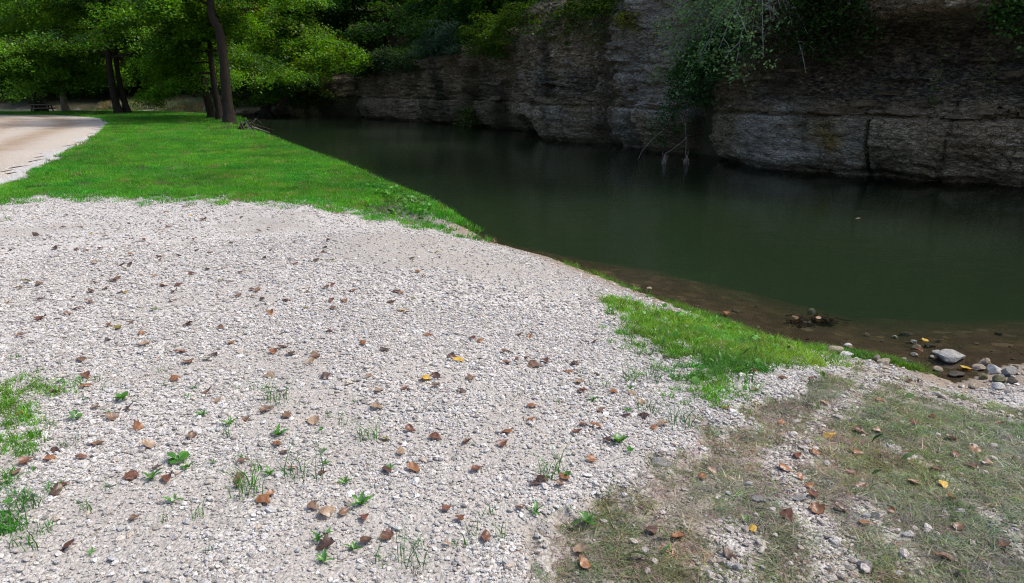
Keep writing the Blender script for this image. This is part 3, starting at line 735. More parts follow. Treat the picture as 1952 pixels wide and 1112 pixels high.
# ------------------------------------------------------------------ trees and shrubs
class Leaves:
    """collects leaf blades (four-cornered, creased along the midrib by their tilt) and builds one mesh"""
    def __init__(s): s.P = []; s.Nn = []; s.L = []; s.T = []
    def spray(s, c, Rr, n, L, tint, flat=.24, out=None, droop=.3, spread=.75, var=.26):
        g = rngl
        r = Rr * np.sqrt(g.random(n)); a = g.uniform(0, 6.283, n)
        # leaves sit in fans: bunch them round a few twigs
        tw = g.uniform(0, 6.283, 7); a = np.where(g.random(n) < .6, tw[g.integers(0, 7, n)] + g.normal(0, .22, n), a)
        P = np.stack([r * np.cos(a), r * np.sin(a), g.normal(0, flat * Rr, n) - droop * r * r / Rr], 1) + np.array(c)[None]
        Nn = np.stack([g.normal(0, spread, n), g.normal(0, spread, n), np.ones(n)], 1)
        if out is not None: Nn += np.array([out[0], out[1], 0])[None] * .45
        s.P.append(P); s.Nn.append(Nn); s.L.append(L * g.uniform(.65, 1.3, n))
        t = np.array(tint)[None] * (1 + g.normal(0, var, (n, 1))) * (1 + g.normal(0, .08, (n, 3))); s.T.append(np.clip(t, .003, .6))
    def blob(s, c, rad, n, L, tint, var=.25):
        g = rngl; d = g.normal(0, 1, (n, 3)); d /= np.linalg.norm(d, axis=1)[:, None]; r = g.random(n) ** .45
        P = np.array(c)[None] + d * r[:, None] * np.array(rad)[None]
        s.P.append(P); s.Nn.append(d * .5 + g.normal(0, .5, (n, 3)) + np.array([0, 0, .7])[None]); s.L.append(L * g.uniform(.6, 1.3, n))
        t = np.array(tint)[None] * (1 + g.normal(0, var, (n, 1))) * (1 + g.normal(0, .08, (n, 3))); s.T.append(np.clip(t, .003, .6))
    def mesh(s, name, m, wid=.62, org=(0, 0, 0)):
        P = np.vstack(s.P) - np.array(org)[None]; Nn = np.vstack(s.Nn); L = np.concatenate(s.L)[:, None]; T = np.vstack(s.T)
        Nn /= np.linalg.norm(Nn, axis=1)[:, None]; n = len(P); g = rngl
        q = g.normal(0, 1, (n, 3)); q -= (q * Nn).sum(1)[:, None] * Nn; q /= np.linalg.norm(q, axis=1)[:, None]; b = np.cross(Nn, q)
        V = np.stack([P, P + q * L * .45 + b * L * wid * .5 + Nn * L * .10, P + q * L - Nn * L * .08, P + q * L * .45 - b * L * wid * .5 + Nn * L * .10], 1).reshape(-1, 3)
        me = mk_mesh(name, V, np.arange(4 * n).reshape(-1, 4), False, m)
        vcol(me, 'tint', np.repeat(T, 4, 0)); return me
rngl = np.random.default_rng(11)
GREEN = (.060, .150, .012); DEEP = (.030, .085, .014); YELG = (.092, .165, .016); LIME = (.094, .228, .018); BLUEG = (.055, .10, .055); RUST = (.13, .06, .022)

def limb_pts(rnd, p0, az, length, rise, droop, n=6, wig=.10):
    pts = [Vector(p0)]; d = Vector((math.cos(az), math.sin(az), rise)).normalized()
    for i in range(n):
        t = (i + 1) / n
        d = (d + Vector((rnd.uniform(-wig, wig), rnd.uniform(-wig, wig), rnd.uniform(-wig, wig) - droop / n * (1 + t)))).normalized()
        pts.append(pts[-1] + d * length / n)
    return pts
def make_tree(name, label, cat, trunk, r0, seed, limbs, leaf=.15, nspray=190, palette=((GREEN, .5), (DEEP, .3), (LIME, .2)), group=None, bark=None,
              sub=3, spr=.85, top_r=None, roots=True, lowleaf=None, facing=None, extra=()):
    """trunk: list of points; limbs: (count, height from, height to, length, rise, droop)"""
    rnd = random.Random(seed); bark = bark or M_BARK
    base = Vector(trunk[0]); T = curve([Vector(p) - base for p in trunk], 6)
    root = empty(name, base); tag(root, label, cat, group)
    ln = [0]
    for a, b in zip(T[:-1], T[1:]): ln.append(ln[-1] + (b - a).length)
    rad = [r0 * (1 - .72 * l / ln[-1]) * (1 + .55 * math.exp(-l / .35)) for l in ln]
    b = MB(); T2 = [Vector((T[0].x, T[0].y, T[0].z - .4))] + T
    b.tube(T2, [rad[0] * 1.25] + rad, 12, True, .16, rnd); b.build('trunk', bark, root, True)
    Lv = Leaves(); cols = [c for c, w in palette]; ws_ = [w for c, w in palette]
    cnt, z0, z1, lenf, rise, droop = limbs
    for k in range(cnt):
        f = (k + .5) / cnt; z = z0 + (z1 - z0) * f ** 1.15
        i = min(range(len(T)), key=lambda q: abs(T[q].z - z)); p0 = T[i]
        az = k * 2.4 + rnd.uniform(-.5, .5)
        if facing is not None and rnd.random() < .6: az = facing + rnd.uniform(-1.1, 1.1)
        le = lenf * (1 - .45 * f) * rnd.uniform(.75, 1.2)
        pts = limb_pts(rnd, p0, az, le, rise * rnd.uniform(.5, 1.4), droop * rnd.uniform(.6, 1.3))
        mb = MB(); rl = max(.03, rad[i] * .42)
        mb.tube(pts, [rl * (1 - .85 * q / (len(pts) - 1)) + .008 for q in range(len(pts))], 6)
        fol = []
        for q in range(2, len(pts)):
            fol.append((pts[q], spr * (.75 + .3 * rnd.random())))
            for w in range(sub):
                sp = limb_pts(rnd, pts[q - 1].lerp(pts[q], rnd.random()), az + rnd.choice((-1, 1)) * rnd.uniform(.5, 1.4), le * rnd.uniform(.18, .42), rnd.uniform(-.15, .3), droop * .8, 3)
                mb.tube(sp, [rl * .3, rl * .2, rl * .12, .006], 4, False)
                fol.append((sp[-1], spr * rnd.uniform(.6, 1.1)))
        mb.build('limb', bark, root, True)
        for c, rr_ in fol:
            col = rnd.choices(cols, ws_)[0]
            big = c.z + base.z > 10
            Lv.spray(c, rr_ * (1.2 if big else 1), int(nspray * (.30 if big else 1) * rnd.uniform(.7, 1.2)), leaf * (1.7 if big else 1), col, out=(math.cos(az), math.sin(az)))
    for (u, v, Y) in extra:                                    # long low branches whose ends the photograph shows
        tip = at(u, v, Y) - base; p0 = min(T, key=lambda q: abs(q.z - tip.z - .8)); mid = (p0 + tip) / 2 + Vector((0, 0, .5))
        pts = curve([p0, mid, tip], 5); mb = MB(); mb.tube(pts, [.07 * (1 - .8 * q / 10) for q in range(len(pts))], 6); mb.build('limb', bark, root, True)
        for q in (5, 6, 7, 8, 9, 10):
            Lv.spray(pts[q] + Vector((rnd.uniform(-.5, .5), rnd.uniform(-.5, .5), rnd.uniform(-.2, .2))), spr * rnd.uniform(.7, 1.1), nspray, leaf, rnd.choices(cols, ws_)[0])
    link('crown', Lv.mesh('crown', M_LEAF), root)
    return root
KIDS = {}
def copy_tree(src, loc, rz, s, label, group=None):
    o = src.copy(); COL.objects.link(o); o.location = loc; o.rotation_euler = (0, 0, rz); o.scale = (s, s, s)
    o['label'] = label
    if group: o['group'] = group
    if src.name not in KIDS: KIDS[src.name] = [c for c in bpy.data.objects if c.parent == src]
    for ch in KIDS[src.name]:
        c = ch.copy(); COL.objects.link(c); c.parent = o
    return o
def gp(x, y): return Vector((x, y, hgt(x, y)))
def tpx(pix, Y): return [at(u, v, Y) for u, v in pix]
def base_of(u, v):
    p = hits([(u, v)])[0]; return Vector(p)

# --- the three trees on the near bank by the bend
b1 = base_of(438, 237); Y1 = b1.y
make_tree('bank_tree', 'large dark tree with the thickest trunk at the water edge by the bend', 'tree',
          [b1] + tpx([(436, 215), (431, 170), (427, 120), (418, 60), (404, 30)], Y1) + [at(392, -20, Y1) + Vector((0, .5, .4)), at(380, -130, Y1), at(372, -260, Y1)],
          .25, 301, (13, 4.5, 11.5, 3.9, .45, .5), leaf=.125, nspray=200, palette=((GREEN, .45), (LIME, .3), (DEEP, .25)), sub=3, spr=.75, facing=2.9)
b2 = base_of(405, 227); Y2 = b2.y
make_tree('bank_tree', 'slim dark tree leaning left beside the thickest trunk', 'tree',
          [b2] + tpx([(395, 190), (380, 125), (350, 48), (325, 0), (300, -120)], Y2), .19, 302, (11, 3.4, 8.5, 4.2, .35, .5), leaf=.125, nspray=200, palette=((GREEN, .5), (DEEP, .4), (LIME, .1)))
b3 = base_of(421, 230); Y3 = b3.y
make_tree('bank_tree', 'slim dark trunk between the leaning tree and the thickest trunk', 'tree',
          [b3] + tpx([(416, 200), (409, 165), (402, 110), (398, 40), (396, -80)], Y3), .18, 303, (9, 2.3, 7, 2.8, .2, .5), leaf=.125, nspray=200, palette=((LIME, .55), (GREEN, .45)), spr=.65, facing=-2.0)
# --- pair of trunks at the far end of the lawn
b4 = base_of(228, 217.5); Y4 = b4.y
make_tree('lawn_tree', 'dark leaning trunk at the far end of the lawn, left of a close pair', 'tree',
          [b4] + tpx([(218, 185), (209, 130), (203, 60), (198, -60), (196, -170)], Y4), .23, 304, (15, 3.2, 10, 6.5, .16, .36), leaf=.135, nspray=240, palette=((GREEN, .5), (LIME, .25), (DEEP, .25)), spr=.95)
b5 = base_of(244, 216.8)
make_tree('lawn_tree', 'slimmer trunk close behind the dark leaning trunk on the lawn', 'tree',
          [b5] + tpx([(232, 175), (222, 120), (218, 40), (216, -90)], b5.y), .18, 305, (11, 3.6, 9, 4.6, .30, .25), leaf=.135, nspray=220, palette=((DEEP, .5), (GREEN, .5)), facing=-.4)
# --- trees behind the picnic table
make_tree('lawn_tree', 'small tree with a pale trunk just right of the picnic table', 'tree',
          [base_of(127, 214)] + tpx([(121, 190), (117, 150), (112, 80), (110, -20)], base_of(127, 214).y), .20, 306, (10, 2.7, 6.5, 4.6, .12, .33), leaf=.14, nspray=240,
          palette=((LIME, .6), (GREEN, .4)), bark=M_BARKPALE, spr=1.0, facing=-1.6)
bt = gp(-33.5, 50.0)
make_tree('lawn_tree', 'dark trunked tree behind the picnic table with low bright sprays', 'tree', [bt, bt + Vector((-.2, 0, 3)), bt + Vector((.1, 0, 7)), bt + Vector((0, 0, 12))],
          .30, 307, (15, 2.9, 10, 6.0, .08, .30), leaf=.14, nspray=240, palette=((LIME, .5), (GREEN, .5)), spr=1.0, facing=-1.4)
bt = gp(-43, 50.0)
make_tree('lawn_tree', 'broad tree left of the picnic table reaching over the road', 'tree', [bt, bt + Vector((.2, 0, 3)), bt + Vector((.3, -.2, 7)), bt + Vector((0, 0, 12))],
          .34, 308, (15, 3.2, 10, 6.5, .14, .32), leaf=.14, nspray=240, palette=((GREEN, .6), (LIME, .25), (DEEP, .15)), spr=1.0, facing=-1.2)
# --- leaning tree on the far bank at the end of the cliff, its bright branch hangs over the water
b8 = gp(-20.2, 59.6)
t8 = make_tree('far_bank_tree', 'tree at the left end of the cliff holding a bright branch over the water', 'tree',
          [b8] + tpx([(531, 150), (534, 95), (545, 60), (560, 20), (572, -60)], 58.5), .36, 309, (12, 3.2, 9, 5.5, .12, .5), leaf=.20, nspray=150, palette=((LIME, .6), (YELG, .3), (GREEN, .1)), spr=1.0, facing=-.9,
          extra=[(575, 128, 52), (610, 112, 51), (645, 100, 50), (690, 98, 50), (660, 128, 50), (620, 140, 51), (590, 155, 53), (700, 112, 50), (560, 95, 53), (500, 180, 54), (540, 172, 55)])
for i, (x, y) in enumerate([(-23.5, 65.5), (-28.5, 68.6), (-34.5, 69.2), (-41, 70.2)]):
    p = gp(x, y); rnd = random.Random(330 + i); q = [p] + [p + Vector((rnd.uniform(-.5, .3), rnd.uniform(-.6, .2), h)) for h in (3, 6, 9.5)]
    make_tree('far_bank_tree', ['leafy tree behind the stump on the far bank', 'leafy tree behind the pale grass between the lawn pair and thick trunk', 'leafy tree on the far bank just right of the lawn pair', 'leafy tree on the far bank behind the lawn pair'][i], 'tree', q, .2, 340 + i,
              (15, 2.2, 8.5, 4.2, .12, .38), leaf=.22, nspray=120, palette=[((GREEN, .5), (YELG, .3), (RUST, .2)), ((GREEN, .6), (LIME, .4)), ((LIME, .4), (GREEN, .6)), ((GREEN, .7), (YELG, .3))][i], spr=1.1, facing=-1.3)
# --- the wood across the creek: models, then copies
wood_specs = [((GREEN, .5), (DEEP, .5)), ((DEEP, .8), (GREEN, .2)), ((YELG, .4), (GREEN, .4), (RUST, .2)), ((LIME, .3), (GREEN, .7))]
wood_lab = ['mid green tree in the wood across the creek', 'deep green tree in the wood across the creek', 'yellow and rust tinged tree in the wood across the creek', 'light green tree in the wood across the creek']
models = []
wpos = [(-26, 71.5), (-31, 74), (-38, 73), (-45, 71), (-53, 70), (-61, 71), (-34, 77), (-48, 79), (-22, 73), (-15, 66), (-28, 82), (-58, 80), (-70, 74), (-41, 87), (-80, 78)]
WD = ['nearest the water', 'half hidden by bank trees', 'behind the pale bar', 'left of the bend', 'above the lawn trees', 'at the left side']
for i, (x, y) in enumerate(wpos):
    p = gp(x, y); q = i % 4; rnd = random.Random(900 + i)
    lab = wood_lab[q]
    if i < 4:
        h = rnd.uniform(12, 15); tp = [p] + [p + Vector((rnd.uniform(-.5, .5), rnd.uniform(-.5, .5), h * f)) for f in (.25, .5, .75, 1)]
        models.append(make_tree('woodland_tree', lab, 'tree', tp, rnd.uniform(.24, .36), 400 + i, (18, 1.2, h * .9, 5.0, .15, .5), leaf=.26, nspray=85, palette=wood_specs[q], spr=1.15, group=lab.replace(' tree in', ' trees in')))
    else:
        copy_tree(models[q], p, rnd.uniform(0, 6.28), rnd.uniform(.9, 1.2), lab, lab.replace(' tree in', ' trees in'))
# --- slim trunks in the tangle of the far bank
sl = None
for i, (x, y) in enumerate([(-16.8, 61.5), (-19.0, 63.0), (-22.0, 62.2), (-25.5, 64.6), (-29.5, 65.5), (-33, 66.5)]):
    p = gp(x, y); rnd = random.Random(370 + i)
    if sl is None:
        sl = make_tree('slim_tree', 'slim dark trunk standing in the tangle on the far bank', 'tree', [p, p + Vector((.3, -.1, 2.5)), p + Vector((.2, .1, 5)), p + Vector((.8, 0, 8))], .10, 371, (6, 3.0, 7.5, 2.2, .4, .4),
                       leaf=.18, nspray=60, palette=((YELG, .5), (GREEN, .3), (RUST, .2)), spr=.7, group='slim trunks on the far bank')
    else: copy_tree(sl, p, rnd.uniform(0, 6.28), rnd.uniform(.85, 1.2), 'slim dark trunk standing in the tangle on the far bank', 'slim trunks on the far bank')
# --- trees on top of the cliff
k = 0
for i, j in enumerate(range(0, nS, 1)):
    pass
CTL = ['left end of the cliff', 'bright branch over the water', 'far grey cliff', 'grey-green leafy shrub', 'mossy gap in the cliff', 'mossy rock columns', 'low undercut in the cliff', 'black stained rock', 'pale cliff face', 'yellow-green sprig', 'wide dark fissure', 'bare pale twigs', 'ochre lichen patch', 'dark overhang', 'top right corner of the cliff']
ctree_u = [640, 720, 780, 850, 915, 975, 1040, 1110, 1190, 1270, 1370, 1480, 1600, 1720, 1860]
for i, u in enumerate(ctree_u):
    j = int(np.argmin(abs(cu - u))); rnd = random.Random(950 + i); bk = (7.5 if u < 750 else 3.2 + 2.8 * (i % 3) + (4.5 if 960 < u < 1300 else 0) if u < 1420 else 2.4 + 1.2 * (i % 2)) + rnd.uniform(0, 1.5)
    x, y = cs[j][0] - nrm[j][0] * bk, cs[j][1] - nrm[j][1] * bk
    copy_tree(models[(0, 1, 3, 1, 0)[i % 5]], gp(x, y), rnd.uniform(0, 6.28), rnd.uniform(.75, 1.0), 'shaded tree on the slope above the ' + CTL[i], 'trees above the cliff')
for i, (x, y) in enumerate([(20, 14), (25, 10), (30, 5), (24, 18), (17, 22), (33, 12)]):  # added out of view, only to cast shade
    rnd = random.Random(990 + i)
    copy_tree(models[(1, 0, 1, 3, 1, 0)[i]], gp(x, y), rnd.uniform(0, 6.28), rnd.uniform(.85, 1.1), 'unseen tree added beyond the right edge of the picture to cast shade', 'trees above the cliff')

# --- undergrowth of the slope and far bank: one mass
Lu = Leaves(); rnd = random.Random(77); ug = []
for j in range(0, nS, 1):
    if cu[j] > 2300 or rnd.random() > (.33 if cu[j] > 860 else .8): continue
    for q in range(2 if cu[j] > 860 else 4):
        bk = .6 + 17 * rnd.random() ** 1.6; ug.append((cs[j][0] - nrm[j][0] * bk, cs[j][1] - nrm[j][1] * bk, rnd.uniform(.35, .9) + .05 * bk, ctop[j] if bk < 3 else -9, .14 if cs[j][1] < 30 else .2,
                   rnd.choice([DEEP, DEEP, GREEN, (.05, .07, .02)]), 110))
for q in range(800):
    x = rnd.uniform(-75, -14); y = float(np.interp(x, [-75, -60, -42, -31, -26, -14], [65, 64.5, 63, 61.5, 60, 56])) + rnd.uniform(7, 26)
    ug.append((x, y, rnd.uniform(.6, 1.5), -9, .24, rnd.choice([DEEP, GREEN, GREEN, (.07, .10, .03), YELG]), 110))
uz = height([q[0] for q in ug], [q[1] for q in ug])
for (x, y, rr_, zt, lf, tn, nn_), z in zip(ug, uz):
    Lu.blob((x, y, max(z, zt) + rr_ * .45), (rr_, rr_, rr_ * .75), nn_, lf, tn)
tag(link('undergrowth', Lu.mesh('undergrowth', M_LEAF)), 'dark green undergrowth covering the slope above the cliff and far bank', 'undergrowth', kind='stuff')

# --- shrubs that grow on the face of the cliff
def on_face(u, z):
    j = int(np.argmin(abs(cu - u))); d = float(cliff_disp(np.array([arc[j]]), np.array([cu[j]]), np.array([z]), np.array([ctop[j]]))[0])
    return Vector((cs[j][0] + nrm[j][0] * d, cs[j][1] + nrm[j][1] * d, z)), Vector((nrm[j][0], nrm[j][1], 0))
def face_shrub(label, root_u, root_z, tips, leaf, n, tint, twig, spr=.35, name='cliff_shrub', per=3, sag=.25, seed=1, flat=.35, sprd=.8):
    """tips: (u, v, metres in front of the face) in the picture"""
    rnd = random.Random(seed); p0, nn = on_face(root_u, root_z); r = empty(name, p0); tag(r, label, 'shrub'); L = Leaves()
    for (u, v, outw) in tips:
        j = int(np.argmin(abs(cu - u))); tip = at(u, v, cs[j][1] - outw)
        mid = (p0 + tip) / 2 + nn * .3 + Vector((0, 0, sag * (p0 - tip).length * .5))
        pts = curve([p0 - nn * .1, p0.lerp(mid, .5) + Vector((0, 0, .05)), mid, tip], 5)
        mb = MB(); mb.tube([q - p0 for q in pts], [.022 * (1 - .8 * k / (len(pts) - 1)) for k in range(len(pts))], 5, False)
        ends = [tip]
        for q in range(per):
            s0 = pts[rnd.randint(len(pts) // 3, len(pts) - 2)]; e = s0 + (tip - p0).normalized() * rnd.uniform(.2, .6) + Vector((rnd.uniform(-.4, .4), rnd.uniform(-.4, .2), rnd.uniform(-.4, .15)))
            mb.tube([s0 - p0, (s0 + e) / 2 - p0 + Vector((0, 0, .05)), e - p0], [.010, .007, .004], 4, False); ends.append(e)
        for q in pts[len(pts) // 2:]: ends.append(q)
        mb.build('branch', twig, r, True)
        for e in ends: L.spray(e, spr * rnd.uniform(.6, 1.2), int(n * rnd.uniform(.6, 1.3)), leaf, tint, flat=flat, spread=sprd)
    if n: link('foliage', L.mesh('foliage', M_LEAF, org=p0), r)
    return r
face_shrub('grey-green shrub with pale bare branches hanging from the top of the cliff', 1440, 4.4,
           [(1262, 140, 2.4), (1285, 95, 2.5), (1300, 165, 2.2), (1275, 60, 2.6), (1330, 120, 2.8), (1345, 60, 2.9), (1370, 95, 2.9), (1400, 135, 2.7), (1455, 110, 2.7), (1400, 40, 3), (1310, 30, 2.8), (1260, 45, 2.5)],
           .10, 24, (.16, .28, .10), M_TWIG, .38, per=2, seed=5)
face_shrub('bare pale twigs fanning out beneath the top edge of the cliff', 1450, 4.3, [(1530, 100, 1.4), (1540, 65, 1.5), (1470, 40, 1.6), (1490, 20, 1.6), (1430, 85, 1.6), (1550, 20, 1.3)], .07, 3, (.10, .14, .06), M_TWIG, .2, per=3, seed=6)
face_shrub('deep green shrub hanging over the wide dark fissure in the cliff', 1345, 3.2,
           [(1290, 150, .9), (1310, 185, .8), (1290, 200, .8), (1330, 165, 1.0), (1345, 190, .8), (1365, 140, 1.0), (1270, 225, .7), (1255, 262, .6), (1300, 245, .6), (1320, 130, 1.0), (1400, 110, 1.1), (1440, 90, 1.1), (1350, 110, 1.1)],
           .09, 48, (.045, .115, .03), M_BARK, .38, per=3, seed=7)
face_shrub('small pale green plant at the foot of the mossy cliff gap', 900, -.35, [(885, 222, .5), (893, 226, .6), (900, 218, .5), (910, 208, .4), (880, 232, .4), (905, 228, .6), (890, 210, .4)], .16, 60, (.085, .115, .03), M_BARK, .5, per=2, seed=8)
face_shrub('bright green shrub trailing over the cliff edge above the mossy columns', 950, 3.9,
           [(930, 95, 1.3), (960, 80, 1.6), (990, 72, 1.6), (1020, 60, 1.6), (1040, 45, 1.5), (985, 45, 1.7), (945, 60, 1.5), (915, 75, 1.3), (960, 105, 1.0), (1000, 30, 1.6), (930, 30, 1.6), (1060, 30, 1.4), (890, 60, 1.4), (1055, 70, 1.2), (900, 95, 1.1)], .14, 34, (.062, .125, .016), M_BARK, .62, per=4, seed=9, flat=.13, sprd=.45)
face_shrub('grey-green leafy shrub hanging down left of the mossy columns', 870, 3.6,
           [(800, 80, 1.3), (820, 65, 1.4), (812, 98, 1.2), (840, 50, 1.5), (850, 75, 1.2), (870, 90, 1.0), (790, 100, 1.1), (835, 85, 1.2), (860, 40, 1.4)], .15, 45, (.075, .135, .075), M_TWIG, .6, per=4, seed=10, flat=.15, sprd=.5)
face_shrub('yellow-green sprig at the top of the pale cliff face', 1220, 3.9, [(1205, 42, .8), (1220, 50, .8), (1195, 48, .8), (1215, 30, .9)], .11, 10, (.15, .17, .02), M_BARK, .3, per=2, seed=11)
face_shrub('leafy branches draping over the rim above the black stained rock', 1120, 5.2, [(1070, 25, 1.3), (1095, 55, 1.2), (1120, 30, 1.4), (1150, 50, 1.2), (1185, 28, 1.3), (1080, 80, 1.0), (1135, 75, 1.0), (1060, 50, 1.2), (1165, 15, 1.4)], .13, 30, (.06, .115, .018), M_BARK, .5, per=3, seed=16, flat=.2, sprd=.5)
face_shrub('dark shrub overhanging the far cliff behind the bright branch', 740, 2.9, [(720, 110, 1.2), (745, 100, 1.4), (770, 118, 1.2), (700, 120, 1), (790, 125, 1), (690, 135, .8)], .18, 80, (.030, .062, .018), M_BARK, .8, per=3, seed=12)
face_shrub('green shrub on the ledge at the left end of the cliff', 610, 1.2, [(600, 165, .8), (585, 185, .8), (630, 182, .8), (560, 195, .8), (615, 200, .7), (575, 165, .9)], .18, 60, (.055, .10, .02), M_BARK, .65, per=3, seed=13)
face_shrub('dark moss-green shrub draped from the cliff crown at the right', 1560, 4.6, [(1520, 60, 1.3), (1560, 75, 1.2), (1590, 50, 1.2), (1610, 80, 1.0), (1500, 85, 1.2), (1640, 40, 1.2)], .10, 60, (.028, .060, .014), M_BARK, .5, per=3, seed=14)
face_shrub('small green leafy sprig at the top right corner of the cliff', 1925, 3.3, [(1905, 35, .8), (1925, 28, .8), (1945, 50, .8), (1890, 28, .8)], .10, 24, (.06, .13, .03), M_BARK, .3, per=2, seed=15)
# trailing vines on the dark right-hand face
def vine(label, pix, out, seed, leaf=.075, n=5):
    rnd = random.Random(seed); pts = []
    for u, v in pix:
        j = int(np.argmin(abs(cu - u))); pts.append(at(u, v, cs[j][1] - out))
    P = curve(pts, 6); r = empty('vine', P[0]); tag(r, label, 'vine'); L = Leaves()
    MB().tube([q - P[0] for q in P], .0035, 4, False).build('stem', M_BARK, r)
    for q in P: L.spray(q, .13, n, leaf, (.10, .15, .045), flat=.5, spread=.9)
    link('foliage', L.mesh('foliage', M_LEAF, org=P[0]), r)
vine('thin leafy vine trailing down the dark face at the far right', [(1895, 60), (1890, 110), (1888, 150), (1886, 190)], .55, 21)
vine('thin vine with a few leaves trailing down the dark cliff right of centre', [(1805, 40), (1798, 90), (1790, 140), (1780, 170), (1778, 195)], .7, 22)
vine('short vine with a withered leaf cluster below the cliff crown', [(1548, 70), (1550, 90), (1547, 100)], .8, 23, .1, 3)
# ------------------------------------------------------------------ picnic table
def picnic_table():
    p = base_of(82, 215.5); r = empty('picnic_table', p); r.rotation_euler = (0, 0, R(8)); r.scale = (.82, .82, .72); tag(r, 'weathered wooden picnic table on the grass beyond the gravel road', 'table')
    for k in range(5): MB().box((0, -.30 + .15 * k, .74), (.92, .068, .02)).build('top_plank', M_DEADWOOD, r)
    for s in (-1, 1):
        for k in range(2): MB().box((0, s * (.60 + .14 * k), .44), (.92, .065, .02)).build('seat_plank', M_DEADWOOD, r)
    for x in (-.62, .62):
        for s in (-1, 1):
            MB().tube([(x, s * .52, 0), (x, s * .18, .72)], .055, 4).build('leg', M_BARK, r)
        MB().box((x + .055, 0, .40), (.02, .72, .045)).build('crossbar', M_BARK, r)
        MB().box((x + .055, 0, .70), (.02, .36, .02)).build('batten', M_BARK, r)
    return r
picnic_table()

# ------------------------------------------------------------------ driftwood, stump, roots, logs
def log(name, label, pix, Ys, rad, m, seed, cat='log'):
    rnd = random.Random(seed); pts = [at(u, v, Y) for (u, v), Y in zip(pix, Ys)]
    P = curve(pts, 6); r = empty(name, P[0]); tag(r, label, cat)
    MB().tube([q - P[0] for q in P], [rad * (1 - .4 * k / (len(P) - 1)) for k in range(len(P))], 9, True, .2, rnd).build('stem', m, r, True)
    for q in range(3):
        s = P[rnd.randint(2, len(P) - 2)] - P[0]
        MB().tube([s, s + Vector((rnd.uniform(-.3, .3), rnd.uniform(-.2, .2), rnd.uniform(.1, .45)))], [rad * .35, rad * .15], 5).build('broken_branch', m, r)
    return r
log('driftwood_log', 'pale splintered log leaning at the left end of the cliff', [(528, 178), (545, 166)], [57.5, 58.5], .16, M_DEADWOOD, 31)
log('driftwood_log', 'brown log sloping down the bank toward the stump', [(530, 204), (545, 190), (553, 182)], [57, 58, 59], .20, bark_mat('red_brown_wood', (.09, .05, .035), (.22, .13, .09)), 32)
log('driftwood_log', 'long dark trunk lying level across the far bank behind the thick tree', [(442, 185), (480, 184.5), (520, 186), (560, 187)], [63, 63, 63, 62], .17, M_BARK, 33)
log('driftwood_log', 'thin pale drift log on the bar left of the bank trees', [(255, 214), (275, 212), (300, 211)], [60, 61, 61], .12, M_DEADWOOD, 34)
log('driftwood_log', 'crooked pale limb on the bar beside the stump', [(495, 212), (500, 203), (503, 197)], [55, 56, 56], .10, M_DEADWOOD, 35)
def stump():
    rnd = random.Random(41); c = at(505, 214, 55); c.z = W - .15; r = empty('root_stump', c); tag(r, 'dark uprooted stump with spreading roots standing at the far water edge', 'stump')
    MB().tube([(0, 0, -.2), (.03, 0, .5), (.08, .05, 1.1), (.1, .1, 1.55)], [.75, .45, .36, .40], 11, True, .35, rnd).build('trunk', M_BARK, r, True)
    for k in range(9):
        a = k * .7 + rnd.uniform(-.2, .2); l = rnd.uniform(.7, 1.5)
        MB().tube([(0.2 * math.cos(a), .2 * math.sin(a), .55), (.5 * l * math.cos(a), .5 * l * math.sin(a), .45), (l * math.cos(a), l * math.sin(a), -.05)], [.16, .10, .04], 6).build('root', M_BARK, r, True)
    for k in range(4):
        a = rnd.uniform(0, 6.28); MB().tube([(.1, .1, 1.4), (.1 + .4 * math.cos(a), .1 + .3 * math.sin(a), 1.5 + rnd.uniform(.1, .5))], [.07, .02], 5).build('splinter', M_DEADWOOD, r)
stump()
def root_tangle():
    rnd = random.Random(43); c = base_of(455, 247); c.z = -.35; r = empty('root_tangle', c); tag(r, 'tangle of drift branches and roots at the foot of the bank trees', 'branches')
    for k in range(16):
        a = rnd.uniform(-1.2, 1.0); l = rnd.uniform(.7, 2.0); z = rnd.uniform(.0, .9)
        MB().tube([(rnd.uniform(-.3, .3), rnd.uniform(-.3, .3), rnd.uniform(-.1, .25)), (l * .5 * math.cos(a), l * .5 * math.sin(a), z), (l * math.cos(a), l * math.sin(a), z * rnd.uniform(-.2, .7))],
                  [.06, .04, .012], 5).build('branch', rnd.choice([M_BARK, M_BARK, M_DEADWOOD]), r, True)
    L = Leaves()
    for k in range(10): L.spray((rnd.uniform(-.6, .7), rnd.uniform(-.6, .6), rnd.uniform(.1, .6)), .3, 40, .1, (.10, .15, .05), flat=.4)
    link('foliage', L.mesh('foliage', M_LEAF), r)
root_tangle()
def hanging_twig(label, pix, Y, seed, clump):
    rnd = random.Random(seed); P = curve([at(u, v, Y) for u, v in pix], 5); r = empty('drift_twig', P[0]); tag(r, label, 'twig')
    MB().tube([q - P[0] for q in P], [.012, *[.009] * (len(P) - 2), .005], 5).build('stem', M_BARKPALE, r, True)
    if clump:
        c = at(*clump, Y) - P[0]; mb = MB()
        for k in range(26):
            a, b = [c + Vector((rnd.gauss(0, .05), rnd.gauss(0, .05), rnd.gauss(0, .10))) for _ in range(2)]
            mb.tube([a, (a + b) / 2 + Vector((0, 0, .03)), b - Vector((0, 0, .08))], .007, 3, False)
        mb.build('caught_grass', M_DEADWOOD, r)
hanging_twig('dead twig with caught grass dipping into the water left of the fissure', [(1310, 262), (1285, 283), (1268, 294), (1262, 312), (1240, 320)], 20.8, 51, (1266, 303))
hanging_twig('dead twig hanging straight down with a knot of caught grass', [(1306, 235), (1308, 265), (1307, 292), (1308, 300)], 20.6, 52, (1308, 304))
hanging_twig('slim dark twig slanting into the water from the fissure shrub', [(1262, 250), (1235, 275), (1222, 292), (1217, 305)], 21.5, 53, None)

